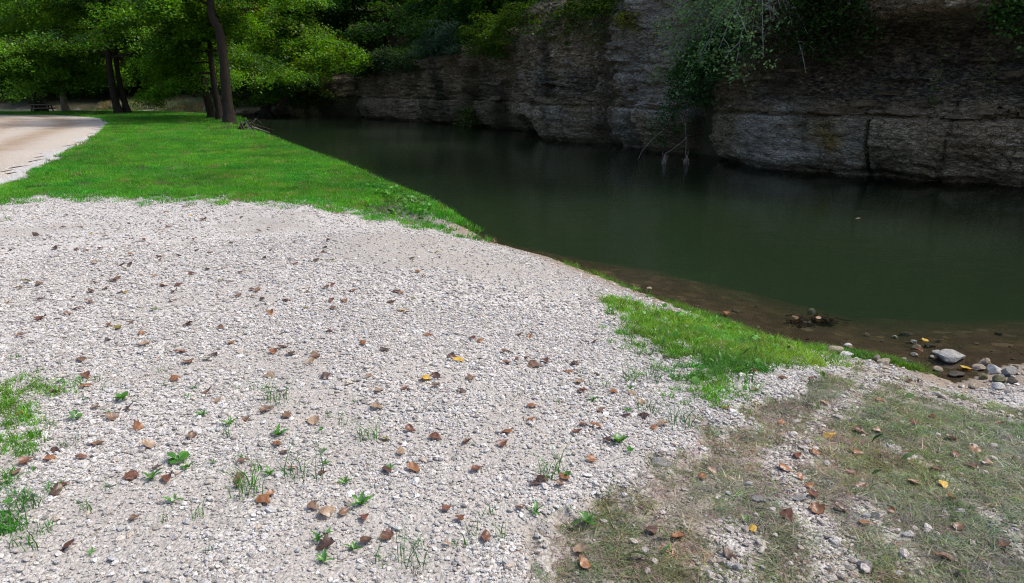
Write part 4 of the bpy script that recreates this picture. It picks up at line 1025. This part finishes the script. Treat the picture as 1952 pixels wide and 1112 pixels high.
# ------------------------------------------------------------------ rocks at the water's edge
def rock_mat(name, c1, c2, wet=.8):
    m, nt = mat(name); N = NT(nt); P = N.coords('Object'); n = N.noise(6, 5, .65, P); n2 = N.noise(40, 4, .6, P)
    c = N.mix(N.ramp(n, [(.3, 0), (.7, 1)]), c1, c2); c = N.mix(N.ramp(n2, [(.55, 0), (.75, .6)]), c, tuple(.45 * x for x in c1))
    N.out(N.pbsdf(c, wet, .3, N.bump(n2, .012, .8, N.bump(n, .03, .7)))); return m
RM = {'g': rock_mat('grey_limestone', (.20, .195, .18), (.36, .35, .33)), 'w': rock_mat('white_limestone', (.46, .45, .43), (.66, .65, .63)),
      't': rock_mat('tan_limestone', (.25, .20, .145), (.42, .36, .29)), 'd': rock_mat('wet_dark_stone', (.045, .04, .032), (.10, .09, .075), .35),
      'm': rock_mat('mossy_stone', (.10, .11, .05), (.24, .22, .13))}
CN = {'g': 'grey', 'w': 'white', 't': 'tan', 'd': 'dark wet', 'm': 'mossy'}
def rock_mesh(seed, m, flat=.6):
    rnd = random.Random(seed); bm = bmesh.new(); bmesh.ops.create_icosphere(bm, subdivisions=3, radius=.5)
    cuts = [(Vector((rnd.uniform(-1, 1), rnd.uniform(-1, 1), rnd.uniform(-.8, 1))).normalized(), rnd.uniform(.27, .42)) for _ in range(10)]
    off = rnd.uniform(0, 50)
    for v in bm.verts:
        for n_, d in cuts:
            e = v.co.dot(n_) - d
            if e > 0: v.co -= n_ * e * .95
        from mathutils import noise as mn
        v.co *= 1 + .10 * mn.noise(v.co * 5 + Vector((off, 0, 0)))
        v.co.z *= flat
    me = bpy.data.meshes.new('rock'); bm.to_mesh(me); bm.free(); me.materials.append(m); return me
rocks = [  # u, v of the foot, width px, height px, colour, own label
 (1822, 694, 60, 26, 'g', 'largest flat grey slab at the water edge near the right side'),
 (1598, 676, 38, 15, 't', 'flat tan rock at the tip of the grass where water begins'),
 (1618, 664, 15, 10, 'w', 'small white stone just behind the flat tan rock'),
 (1615, 681, 26, 12, 'w', 'pale stone touching the right side of the flat tan rock'),
 (1672, 690, 12, 16, 't', 'upright narrow tan stone on the waterline'),
 (1688, 696, 26, 14, 't', 'brown tan stone lying right of the upright narrow stone'),
 (1732, 698, 26, 14, 'd', 'dark stone under shallow water with a white chip on it'),
 (1725, 687, 10, 6, 'w', 'white chip at the tip of a submerged dark stone'),
 (1744, 681, 13, 9, 'w', 'small white stone in the shallows left of the largest slab'),
 (1745, 656, 16, 9, 'w', 'pale stone farthest out in a small shallow group'),
 (1752, 667, 18, 9, 't', 'brownish stone in the middle of the shallow group'),
 (1730, 641, 22, 9, 'd', 'dark stone just breaking the water among floating leaves'),
 (1708, 646, 12, 8, 'w', 'small pale wedge of stone rising from the shallow water'),
 (1775, 664, 20, 9, 'd', 'dark wet stone left behind the largest slab'),
 (1790, 677, 18, 12, 'w', 'pale stone touching the far left corner of the largest slab'),
 (1778, 684, 12, 7, 'w', 'little pale stone in front of the slab left corner'),
 (1828, 720, 28, 12, 'd', 'dark wet stone just below the largest slab'),
 (1843, 706, 14, 8, 'm', 'yellowish stone at the right end of the largest slab'),
 (1880, 697, 22, 16, 't', 'tan rounded rock between the largest slab and the white rock'),
 (1898, 713, 26, 22, 'w', 'bright white rock in the pile at the right edge'),
 (1930, 718, 30, 20, 'g', 'pale angular rock cut by the right edge of the picture'),
 (1868, 708, 26, 14, 't', 'brown rock left of the bright white rock'),
 (1906, 730, 24, 16, 'm', 'mossy rock under the bright white rock'),
 (1904, 744, 26, 16, 'w', 'pale pinkish rock lowest in the pile'),
 (1934, 733, 22, 14, 'd', 'dark rock beside the mossy rock'),
 (1876, 724, 20, 12, 'm', 'green stained stone in the gap of the rock pile'),
 (1858, 742, 20, 10, 't', 'small tan stone at the inner foot of the rock pile'),
 (1924, 752, 18, 10, 'g', 'small grey stone at the right foot of the rock pile'),
 (1548, 601, 14, 14, 'g', 'small grey stone standing in water beside the debris'),
 (1258, 893, 44, 16, 'g', 'flat grey stone on the edge where gravel meets silt'),
 (583, 1076, 28, 20, 'w', 'smooth white stone in gravel near the bottom edge'),
 (1730, 1027, 18, 14, 'w', 'round white stone on the silt at lower right'),
 (1652, 1088, 28, 20, 'g', 'round grey stone on silt at the bottom edge'),
 (1408, 1089, 20, 18, 'w', 'pale stone right of a pair at the bottom of the silt'),
 (1392, 1084, 14, 14, 'w', 'pale stone left of a pair at the bottom of the silt'),
 (1672, 990, 22, 14, 'g', 'pale grey stone in the silt beside a darker one'),
 (1652, 988, 16, 12, 'w', 'white stone in the silt left of a pale grey one'),
 (1450, 959, 28, 12, 'g', 'flat pale stone half sunk in the silt'),
 (1526, 958, 26, 12, 'g', 'broad pale stone in the silt strip'),
 (1428, 928, 14, 12, 'w', 'white stone on dusty grass beside a small hole'),
 (1388, 946, 12, 10, 'w', 'lone small white stone on dusty grass'),
 (1615, 754, 14, 8, 'w', 'white stone between two patches of dusty grass'),
 (925, 1092, 26, 18, 'w', 'angular pale rock at the bottom edge of the gravel'),
 (968, 1060, 20, 14, 'g', 'grey rock at the gravel corner by the silt'),
 (1005, 1040, 18, 12, 'w', 'pale rock a little above the gravel corner'),
 (1058, 1012, 16, 12, 't', 'cream rock on the gravel edge left of tan leaves'),
 (955, 955, 14, 10, 'g', 'blue-grey stone in gravel below the green clump'),
 (360, 1022, 22, 12, 'w', 'flat white stone in gravel near the lower left'),
 (100, 947, 18, 16, 'w', 'bluish white stone beside the large dark leaf'),
 (155, 905, 14, 10, 'g', 'bluish stone in gravel near the left grass'),
 (245, 805, 12, 8, 'g', 'grey stone in gravel left of the brown leaves'),
]
P_ = hits([(r[0], r[1]) for r in rocks])
for (u, v, w, h, c, lab), p in zip(rocks, P_):
    dep = p[1] * CP - (p[2] - CAMZ) * SP; ww = w * dep / FPX; hh = h * dep / FPX
    o = link('rock', rock_mesh(int(u * 7 + v), RM[c], 1.0), None, (p[0], p[1] + ww * .3, p[2] + hh * .28), (0, 0, random.Random(u).uniform(-.5, .5)), (ww * 1.12, ww * .85, hh * 1.15))
    tag(o, lab, 'rock')
# shallow stones of the bed, too many and too drowned to count
n = 230; x = rng.uniform(2.2, 6.5, n); y = rng.uniform(4.0, 7.5, n); m_ = masks(x, y); k = (m_['d'] < .25) & (m_['d'] > -1.0) & (rng.random(n) < .75)
x, y = x[k], y[k]; n = len(x); s = np.clip(.045 * np.exp(rng.normal(0, .45, n)), .02, .13)
tb = np.array([(.12, .09, .06), (.07, .052, .034), (.22, .19, .15), (.05, .042, .032)])[rng.choice(4, n, p=[.35, .3, .15, .2])]
scatter('creek_stones', np.stack([x, y, GH(x, y) + s * .12], 1), np.stack([rng.normal(0, .3, n), rng.normal(0, .3, n), rng.uniform(0, 6.28, n)], 1), np.stack([s, s * .9, s * .7], 1), np.arange(n) % 12, tb, stone_src,
        'small brown stones lying in the shallows along the water edge', 'stones')
def debris():
    rnd = random.Random(61); c = base_of(1550, 616); c.z = W - .045; r = empty('debris_clump', c); tag(r, 'dark clump of sodden leaves and twigs lying in the shallows', 'debris')
    mb = MB()
    for k in range(60):
        p = Vector((rnd.gauss(0, .13), rnd.gauss(0, .06), rnd.uniform(-.02, .03))); a = rnd.uniform(0, 6.28); l = rnd.uniform(.04, .12)
        mb.tube([p, p + Vector((math.cos(a) * l, math.sin(a) * l * .6, rnd.uniform(-.02, .03)))], rnd.uniform(.003, .006), 4)
    mb.build('twigs', M_BARK, r)
    L = Leaves(); 
    for k in range(5): L.spray((rnd.gauss(0, .11), rnd.gauss(0, .05), .01), .09, 28, .06, (.032, .017, .011), flat=.15, spread=.35)
    link('sodden_leaves', L.mesh('sodden_leaves', M_LEAF), r)
debris()

# ------------------------------------------------------------------ fallen leaves
LC = {'b': ('brown', (.085, .048, .03), (.185, .11, .066)), 'd': ('dark brown', (.035, .02, .015), (.10, .055, .035)), 'r': ('rust red', (.075, .03, .018), (.165, .07, .038)),
      'o': ('orange brown', (.15, .064, .026), (.27, .128, .056)), 't': ('tan', (.21, .145, .092), (.34, .245, .16)), 'y': ('yellow', (.38, .22, .03), (.55, .38, .07)),
      'v': ('olive', (.12, .11, .03), (.27, .22, .07)), 'n': ('green', (.05, .10, .015), (.12, .19, .03))}
def fleaf_mat(k):
    nm, c1, c2 = LC[k]; m, nt = mat('leaf_' + nm.replace(' ', '_')); N = NT(nt); P = N.coords('Object')
    oi = N.n('ShaderNodeObjectInfo'); ad = N.n('ShaderNodeVectorMath', operation='ADD'); N.l(P, ad.inputs[0]); N.l(oi.outputs['Location'], ad.inputs[1])
    n = N.noise(2.6, 4, .6, ad.outputs[0]); n2 = N.noise(14, 3, .6, ad.outputs[0])
    c = N.mix(N.ramp(n, [(.35, 0), (.65, 1)]), c1, c2); c = N.mix(N.ramp(n2, [(.6, 0), (.72, .7)]), c, tuple(.35 * q for q in c1))
    N.out(N.leafy(c, .22, .05, .45)); return m
FM = {k: fleaf_mat(k) for k in LC}
def fleaf_mesh(seed, kind, m):
    rnd = random.Random(seed); nl, nw = 9, 6; V = []; F = []
    c1 = rnd.uniform(-.5, 1.0); c2 = rnd.uniform(-.4, .7); tw = rnd.uniform(-.4, .4); c3 = rnd.uniform(.2, .5)
    for i in range(nl + 1):
        t = i / nl
        if kind == 0: w = .40 * math.sin(math.pi * min(1, t ** .58)) ** .85 * (1 - .25 * t)            # heart-shaped
        elif kind == 1: w = .30 * math.sin(math.pi * t ** .85) ** .75                                  # oval
        else: w = .46 * math.sin(math.pi * t ** .7) ** .7 * (.72 + .38 * abs(math.cos(t * 8.5)))       # lobed
        w = max(w, .012)
        for j in range(nw + 1):
            s = j / nw * 2 - 1; jag = 1 + (rnd.uniform(-.10, .08) if abs(s) == 1 else 0)
            x = (t - .5) + (.07 * abs(s) if kind == 2 else -.10 * abs(s) * (1 - t)); y = s * w * jag
            z = c1 * y * y * 1.6 + c2 * (t - .5) ** 2 * .9 + tw * y * (t - .5) + .03 * math.sin(t * 9 + s * 4) + .02 * rnd.uniform(-1, 1) + .05 * c3 * abs(s) * math.sin(t * 13)
            V.append((x, y, z))
    for i in range(nl):
        for j in range(nw):
            a = i * (nw + 1) + j; F.append((a, a + nw + 1, a + nw + 2, a + 1))
    mz = min(v[2] for v in V); V = [(x, y, z - mz) for x, y, z in V]
    mb = MB(); mb.add(V, F); b0 = Vector(V[nw // 2]); mb.tube([b0, b0 + Vector((-.16, rnd.uniform(-.06, .06), .03)), b0 + Vector((-.34, rnd.uniform(-.12, .12), .02))], [.014, .011, .012], 4)
    return mb.mesh('leaf', m, True)
FLM = {}
def fl(k, kind, var):
    key = (k, kind, var)
    if key not in FLM: FLM[key] = fleaf_mesh(hash((ord(k), kind, var)) % 99991, kind, FM[k])
    return FLM[key]
raw = []
def grp(s, x0, y0, txt):
    for q in txt.split():
        a = q.split(','); raw.append((x0 + float(a[0]) / s, y0 + float(a[1]) / s, a[2], float(a[3]) if len(a) > 3 else 0))
# eye-read places: column, row, colour, width in photograph pixels where it matters
grp(2.408, 0, 650, """95,12,b 498,33,d 675,52,t,25 1070,45,o,22 825,88,r 870,137,b 960,120,v 995,102,d 375,125,b 1262,83,o,24 1304,64,r 1332,96,b 1450,107,b,24 1425,138,t 405,205,r,26 395,252,o 255,275,b,26
 805,213,o 1237,200,t 1500,203,d 955,282,b,28 1010,313,t,24 452,348,t,30 588,357,d,30 525,397,b,28 1235,360,b,30 1320,388,b,24 1140,402,b,24 1450,410,t,34 640,436,o 888,493,b,24 463,520,b 690,528,t 1275,522,o,24
 1305,563,b,24 1125,602,b 268,555,d,24 240,590,o,26 380,583,r,22 85,658,b,22 612,675,r,34 732,633,d,22 780,688,r,36 1350,633,o,20 1105,680,b,40 1095,722,b,22 1490,660,d,20 270,748,d,36 303,715,r,26
 1248,757,o,18 1225,790,o,38 1447,820,b,28 1500,850,t 633,868,b,20 320,1007,r,36 105,380,o 1505,1000,d 140,600,r""")
grp(2.408, 650, 650, """405,8,o 106,50,o 205,78,d 600,22,r 643,32,o 865,12,o 820,8,b 1168,36,o 543,125,y,26 515,110,b 760,85,b,22 762,138,r,20 807,120,b 852,115,o 893,150,b,30 940,132,r 1068,142,d,26 1040,178,o
 122,206,t 385,218,y,34 435,200,d,26 172,267,t,24 297,258,r,18 430,248,b 593,214,b 550,270,d,22 172,350,t,28 1175,195,d 1090,228,t 1107,272,r 1255,278,o 1330,280,t,22 1375,325,t,20 1195,360,b 1305,388,d,20
 880,342,o 883,406,o 1085,465,r,24 1170,437,o 1105,430,r 325,455,r 760,465,o,24 750,516,r,28 205,497,v,22 440,492,r 577,515,b 277,557,t 1222,506,d,22 1147,592,o 340,640,o,36 218,650,d,30 630,638,r 1020,675,o,28
 1010,710,b,22 893,708,d,22 920,690,d 825,820,o,20 492,822,r 545,873,r,24 110,873,r,28 15,845,b,30 120,975,d,36 217,957,r,32 665,963,r,34 488,988,t,22 1097,970,t,36 1110,1030,o,36 1550,912,o,32 1430,878,d
 1390,390,d 1475,430,t,26 1435,440,o""")
grp(2.699, 1300, 700, """355,66,o 660,88,o 515,97,r 365,160,b 228,258,o 1112,115,b 1025,183,o 1165,77,d 508,293,o,20 738,195,t 1280,262,r 1190,300,r 920,343,r 1003,338,t 765,367,y,28 680,445,o 590,470,r 908,452,o 1150,450,b,22
 1025,465,d 1500,438,o 1480,518,b 1405,465,r 1570,505,t 535,537,o 610,577,o,22 660,620,o,24 668,668,r 860,550,r 925,620,b,28 1190,605,t,28 1320,543,b,30 1345,620,y,26 1385,683,o 148,540,t,26 105,580,o,22 695,747,o
 820,745,d 550,785,r 945,815,o 1085,755,o,18 365,853,y,26 1425,838,b,28 1650,930,b,32 1380,380,b,26 1625,300,r 1335,988,b 235,975,d""")
grp(3.003, 0, 360, """90,155,v 195,195,t 385,174,d 372,148,t 210,293,d,20 290,305,b 320,372,d 70,380,d 203,393,t 445,380,r 500,382,o 578,370,d 525,290,y 600,298,b 470,245,b 368,247,d 640,236,r 680,260,r 700,190,b
 742,228,b 842,228,r 920,222,b 968,245,r 937,268,y 955,158,b 808,128,n 1097,180,y 1175,200,b,20 1215,123,d 1385,188,d 1488,270,d 825,325,b,18 1110,318,r 1330,335,b 1075,360,t 1137,382,d 1205,400,t 1025,412,b 915,420,o
 920,442,b 1003,442,b 810,402,r 760,410,o 700,472,b 752,470,d 722,495,v 545,458,t 815,532,t 883,535,t 1107,520,r 1190,495,d 1290,485,o 1378,515,d 660,560,b,30 540,573,d 165,570,v,28 110,605,b 232,585,b 940,590,o 1030,588,r
 1005,625,d 530,625,d 700,633,b 725,630,v 610,607,b 430,660,r 520,690,b,20 455,725,r 250,670,b 60,686,y 255,780,r,30 397,760,r 985,678,o 890,730,n,22 1265,560,v 1475,620,b,20 1445,612,d 1450,655,r 1505,670,d 1370,648,b
 1635,678,r 1760,625,t 1555,758,o 1750,722,v 1870,602,b 1900,680,r 1905,722,b 690,840,v,26 762,805,b 630,825,r 815,875,o 1078,822,r 1275,840,b 110,880,b,20 625,912,d 845,937,t 1027,982,r 1890,855,r 1690,330,r
 1880,325,r 1860,370,d 1845,398,b 1900,442,v 1805,442,d 1660,433,b 1690,463,r 1880,460,b 1555,378,r 1520,430,d""")
grp(3.253, 550, 400, """245,525,b 278,505,r 393,543,o 350,608,o 275,655,r 270,605,b 665,547,d,20 703,555,o 765,593,v 640,615,d 695,665,y 733,680,b 845,450,r 800,420,o 775,335,d 940,325,b 920,295,v 985,470,r
 1025,458,b 1230,525,d 1255,550,d 1185,560,d 1375,495,d 1590,505,d 1040,565,d 1100,600,y 980,655,o,22 1197,632,b 1303,633,r 1417,650,r 1440,705,r 1375,735,b 1100,740,o 1070,797,d,20 1230,795,b 1435,823,b 1490,830,o 1140,845,r
 1195,857,o 870,822,b 800,740,r 1780,810,d,20 1655,385,o 1485,418,b 495,660,v 440,468,d""")
seen = []; keep = []
for q in raw:
    if q[0] < -10 or q[0] > 1960: continue
    if all(abs(q[0] - k[0]) > 7 or abs(q[1] - k[1]) > 6 for k in keep): keep.append(q)
keep = keep[:296]
PL = hits([(q[0], q[1]) for q in keep])
names = []
def place_words(u, v):
    if inside(np.array([px]), np.array([py]), SILT)[0]: 
        row = 'near the bottom edge' if v > 960 else ('in the middle' if v > 840 else 'near the creek')
        return 'on the silty grass ' + row
    col = 'left' if u < 420 else ('centre left' if u < 760 else ('centre' if u < 1060 else 'right'))
    row = 'far gravel' if v < 480 else ('mid-distance gravel' if v < 620 else ('gravel halfway down' if v < 760 else ('foreground gravel' if v < 930 else 'nearest gravel')))
    return 'on the %s at %s' % (row, col)
items = []
for q, p in zip(keep, PL):
    px, py = p[0], p[1]; u, v, c, w = q; rnd = random.Random(int(u * 13 + v * 7)); dep = p[1] * CP - (p[2] - CAMZ) * SP
    size = (w * dep / FPX * 1.05) if w else rnd.uniform(.055, .085)
    size = min(max(size * .82, .036), .125)
    kind = rnd.choice((0, 0, 1, 2)); var = rnd.randrange(4)
    items.append(dict(u=u, v=v, c=c, p=p, s=size, kind=kind, var=var, lab='%s %s leaf %s' % ('large' if w >= 28 else ('small' if not w else 'medium'), LC[c][0], place_words(u, v)), rz=rnd.uniform(0, 6.28),
                      rx=rnd.gauss(0, .22), ry=rnd.gauss(0, .22)))
byl = {}
for it in items: byl.setdefault(it['lab'], []).append(it)
ORD = ['leftmost', 'second from left', 'third from left', 'fourth from left', 'fifth from left', 'sixth from left', 'seventh from left', 'eighth from left']
for lab, g in byl.items():
    g.sort(key=lambda t: t['u'])
    for i, it in enumerate(g):
        it['full'] = lab + ('' if len(g) == 1 else (', rightmost' if i == len(g) - 1 and i > 0 else ', ' + (ORD[i] if i < len(ORD) else 'ninth from left')))
LZ = GH([it['p'][0] for it in items], [it['p'][1] for it in items]); LM = masks(np.array([it['p'][0] for it in items]), np.array([it['p'][1] for it in items]))['lawn']
for it, z0, lm in zip(items, LZ, LM):
    p = it['p']; z = float(z0) + (.012 if lm < .5 else .05)
    o = link('fallen_leaf', fl(it['c'], it['kind'], it['var']), None, (p[0], p[1], z), (it['rx'], it['ry'], it['rz']), (it['s'], it['s'], it['s']))
    tag(o, it['full'], 'leaf', 'dead leaves scattered on the ground')
# leaves afloat or stranded along the water line
for u, v, c, lab in ((1238, 549, 't', 'pale leaf floating on the water by the gravel tip'), (1385, 596, 'o', 'orange leaf floating off the grassy water edge'), (1402, 617, 't', 'pale curled leaf floating right of the orange one'),
                     (1763, 648, 'y', 'yellow leaf floating among the shallow stones'), (1754, 668, 'r', 'red leaf caught on the shallow stones'), (1518, 607, 'b', 'brown leaf at the left end of the sodden debris'),
                     (1560, 607, 't', 'whitish leaf lying on the sodden debris'), (1843, 702, 'y', 'small yellow leaf at the foot of the largest slab'), (1215, 551, 't', 'small pale leaf on the water left of the floating leaf'),
                     (1880, 689, 'y', 'yellow leaf on the tan rounded rock'), (1635, 417, 't', 'single pale leaf far out on the dark water')):
    p = onz(u, v, W + .008); rnd = random.Random(u)
    tag(link('floating_leaf', fl(c, rnd.choice((0, 1)), rnd.randrange(4)), None, p, (0, 0, rnd.uniform(0, 6.28)), (.085, .085, .05)), lab, 'leaf')

# ------------------------------------------------------------------ plants that come up through the gravel
def col_mesh(me, tint, var=.2, seed=1):
    g = np.random.default_rng(seed); n = len(me.vertices); vcol(me, 'tint', np.tile(np.array(tint)[None], (n, 1)) * (1 + g.normal(0, .06, (n, 1))).repeat(3, 1)); return me
tuft_var = []
for i in range(9):
    big = i >= 6
    me_ = tuft_mesh(500 + i, 30 if big else 9, .08 if big else .03, .06, .22 if big else .17, .0042, .85, M_TUFT, 4)
    tuft_var.append(col_mesh(me_, [(.055, .17, .022), (.07, .20, .03), (.045, .14, .035)][i % 3], seed=i))
def weed_leaf(kind, i):
    rnd = random.Random(700 + i); V = []; F = []; nl = 8
    for k in range(nl + 1):
        t = k / nl
        if kind == 'round': w = .36 * math.sin(math.pi * min(1, max(.02, (t - .25) / .75))) ** .7 if t > .25 else .02
        elif kind == 'lobed': w = .15 * math.sin(math.pi * t ** .8) ** .6 * (1.25 if k % 2 else .6) + .01
        else: w = .15 * math.sin(math.pi * t ** .9) ** .7 + .012
        for s in (-1, 0, 1): V.append((t, s * w, .32 * math.sin(t * 1.9) * (.5 + .5 * (1 - t)) + .05 * abs(s)))
    for k in range(nl):
        for j in range(2):
            a = k * 3 + j; F.append((a, a + 3, a + 4, a + 1))
    me = mk_mesh('leaf', V, F, True, M_TUFT); return col_mesh(me, [(.06, .19, .018), (.075, .22, .03), (.05, .16, .03)][i % 3], seed=i)
WL = {k: [weed_leaf(k, i) for i in range(3)] for k in ('round', 'lobed', 'lance')}
tufts = """7:205,225,s 350,230,m 760,225,s 800,235,s 1045,228,s 1095,240,s 1225,240,s 1265,300,b 1370,320,s 360,490,s 490,240,s 400,290,s 510,710,s 400,810,m 150,800,m 160,980,m 920,840,m 960,1000,s 1130,720,b 1180,620,m 1400,650,b 1040,460,m 1510,370,s 260,720,s 180,160,s 740,160,s 1165,235,s 760,860,s
8:130,470,b 10,410,m 72,300,s 965,650,b 660,830,m 605,910,m 545,970,m 725,930,m 360,970,m 340,1050,b 185,1060,m 1220,225,m 1150,215,s 1110,160,s 1335,195,b 1425,190,b 1000,305,s 1410,340,b 1540,400,b"""
weeds = """7:570,300,round,b 355,385,round,m 290,215,round,s 505,360,lance,s 935,370,lobed,m 1060,415,lobed,m 1280,465,lobed,b 1475,445,lance,s 1490,540,lobed,s 1495,600,lance,s 822,590,round,b 870,620,lance,m 985,595,lance,s 705,670,lance,b 805,775,lobed,m 1465,960,lobed,m 1510,925,lance,s 1495,1055,lance,m 430,1020,lance,s 1245,650,lance,m 900,243,lance,s 870,288,lance,s 1115,575,lance,s 55,790,round,s
8:95,790,lobed,b 20,690,lance,m 230,620,lance,s 1275,500,round,b 1155,300,lance,m 1310,350,round,s 1325,245,lance,m 895,825,lance,m 1130,830,lance,b 65,1000,lance,m 1035,655,round,s 1320,545,round,s"""
def parse(txt):
    out = []
    for line in txt.split('\n'):
        k, rest = line.split(':'); x0 = 0 if k == '7' else 650
        for q in rest.split():
            a = q.split(','); out.append((x0 + float(a[0]) / 2.408, 650 + float(a[1]) / 2.408, *a[2:]))
    return out
def where(u, v):
    row = 'upper' if v < 760 else ('middle' if v < 880 else ('lower' if v < 1000 else 'bottom'))
    col = 'left edge' if u < 190 else ('left part' if u < 430 else ('centre left' if u < 720 else ('centre' if u < 1010 else 'right by the grassy corner')))
    return 'in the %s foreground gravel, %s' % (row, col)
tp = parse(tufts); wp = parse(weeds); used = {}
def uniq(base, u):
    used.setdefault(base, []).append(u); return base
tl = ['%s tuft of thin green grass %s' % ({'s': 'tiny', 'm': 'small', 'b': 'bushy'}[t[2]], where(t[0], t[1])) for t in tp]
wl_ = ['%s %s weed %s' % ({'s': 'tiny', 'm': 'small', 'b': 'large'}[t[3]], {'round': 'round-leaved', 'lobed': 'jagged-leaved', 'lance': 'narrow-leaved'}[t[2]], where(t[0], t[1])) for t in wp]
def number(labs, us):
    res = list(labs)
    for l in set(labs):
        ix = sorted([i for i in range(len(labs)) if labs[i] == l], key=lambda i: us[i])
        if len(ix) > 1:
            for k, i in enumerate(ix): res[i] = l.replace('foreground ', '') + (', rightmost' if k == len(ix) - 1 else ', ' + ORD[min(k, 7)])
    return res
tl = number(tl, [t[0] for t in tp]); wl_ = number(wl_, [t[0] for t in wp])
for (u, v, sz), lab, p in zip(tp, tl, hits([(t[0], t[1] + 8) for t in tp])):
    rnd = random.Random(int(u * 3 + v)); k = {'s': .55, 'm': .9, 'b': .95}[sz] * rnd.uniform(.85, 1.15)
    o = link('grass_tuft', tuft_var[(6 + int(u) % 3) if sz == 'b' else int(u) % 6], None, (p[0], p[1], float(GH(p[0], p[1])[0])), (0, 0, rnd.uniform(0, 6.28)), (k, k, k)); tag(o, lab, 'grass tuft', 'grass tufts in the gravel')
for (u, v, kind, sz), lab, p in zip(wp, wl_, hits([(t[0], t[1] + 5) for t in wp])):
    rnd = random.Random(int(u * 5 + v)); k = {'s': .026, 'm': .040, 'b': .052}[sz]; r = empty('weed', (p[0], p[1], float(GH(p[0], p[1])[0]) + .004)); tag(r, lab, 'weed', 'weeds in the gravel')
    n = {'s': 4, 'm': 6, 'b': 7}[sz]
    for q in range(n):
        s = k * rnd.uniform(.7, 1.25); link('leaf', WL[kind][rnd.randrange(3)], r, (0, 0, 0), (rnd.uniform(-.3, .3), -rnd.uniform(.05, .75), q * 6.28 / n + rnd.uniform(-.4, .4)), (s, s, s))
# broad leaves among the grass at the corner and on the silt: too mixed to count
bx = []; n = 5000; x = rng.uniform(.2, 5, n); y = rng.uniform(1.4, 7.4, n); m_ = masks(x, y)
k = rng.random(n) <   .34 * m_['ngrass'] + .030 * m_['silt'] * (1 - m_['strip']) * (m_['d'] > .4); x, y = x[k], y[k]; n = len(x); inn = masks(x, y)['ngrass'][:, None]
t_ = np.where(inn > .4, np.array([[.075, .23, .03]]), np.array([[.085, .15, .05]])) * (1 + rng.normal(0, .2, (n, 1)))
def wl_inst(kind, i):
    me_ = WL[kind][i].copy(); me_.materials.clear(); me_.materials.append(M_GRASS); return me_
s = rng.uniform(.03, .075, n)
scatter('clover_and_weeds', np.stack([x, y, GH(x, y) + .01 + .03 * inn[:, 0]], 1), np.stack([rng.normal(0, .3, n), -rng.uniform(0, .8, n), rng.uniform(0, 6.28, n)], 1), np.stack([s, s, s], 1), np.arange(n) % 4, np.clip(t_, .01, .5),
        [wl_inst('round', 0), wl_inst('lance', 1), wl_inst('lobed', 2), wl_inst('lance', 0)], 'broad weed leaves mixed into the grass on the bank', 'weeds')
# broad-leaved plants on the tip of the lawn bank
n = 2600; u_ = rng.uniform(700, 915, n); v_ = rng.uniform(355, 460, n); PP = hits(np.stack([u_, v_], 1)); m_ = masks(PP[:, 0], PP[:, 1]); k = (m_['lawn'] > .6) & (m_['d'] < 1.3) & (m_['d'] > .05) & (rng.random(n) < .35)
PP = PP[k]; n = len(PP); s = rng.uniform(.05, .10, n)
scatter('bank_weeds', PP + np.array([[0, 0, .04]]), np.stack([rng.normal(0, .3, n), -rng.uniform(0, .9, n), rng.uniform(0, 6.28, n)], 1), np.stack([s, s, s], 1), np.arange(n) % 4,
        np.clip(np.array([[.075, .21, .03]]) * (1 + rng.normal(0, .25, (n, 1))), .01, .5), [wl_inst('round', 1), wl_inst('lance', 2), wl_inst('round', 2), wl_inst('lance', 0)], 'broad-leaved plants at the tip of the lawn bank', 'weeds')
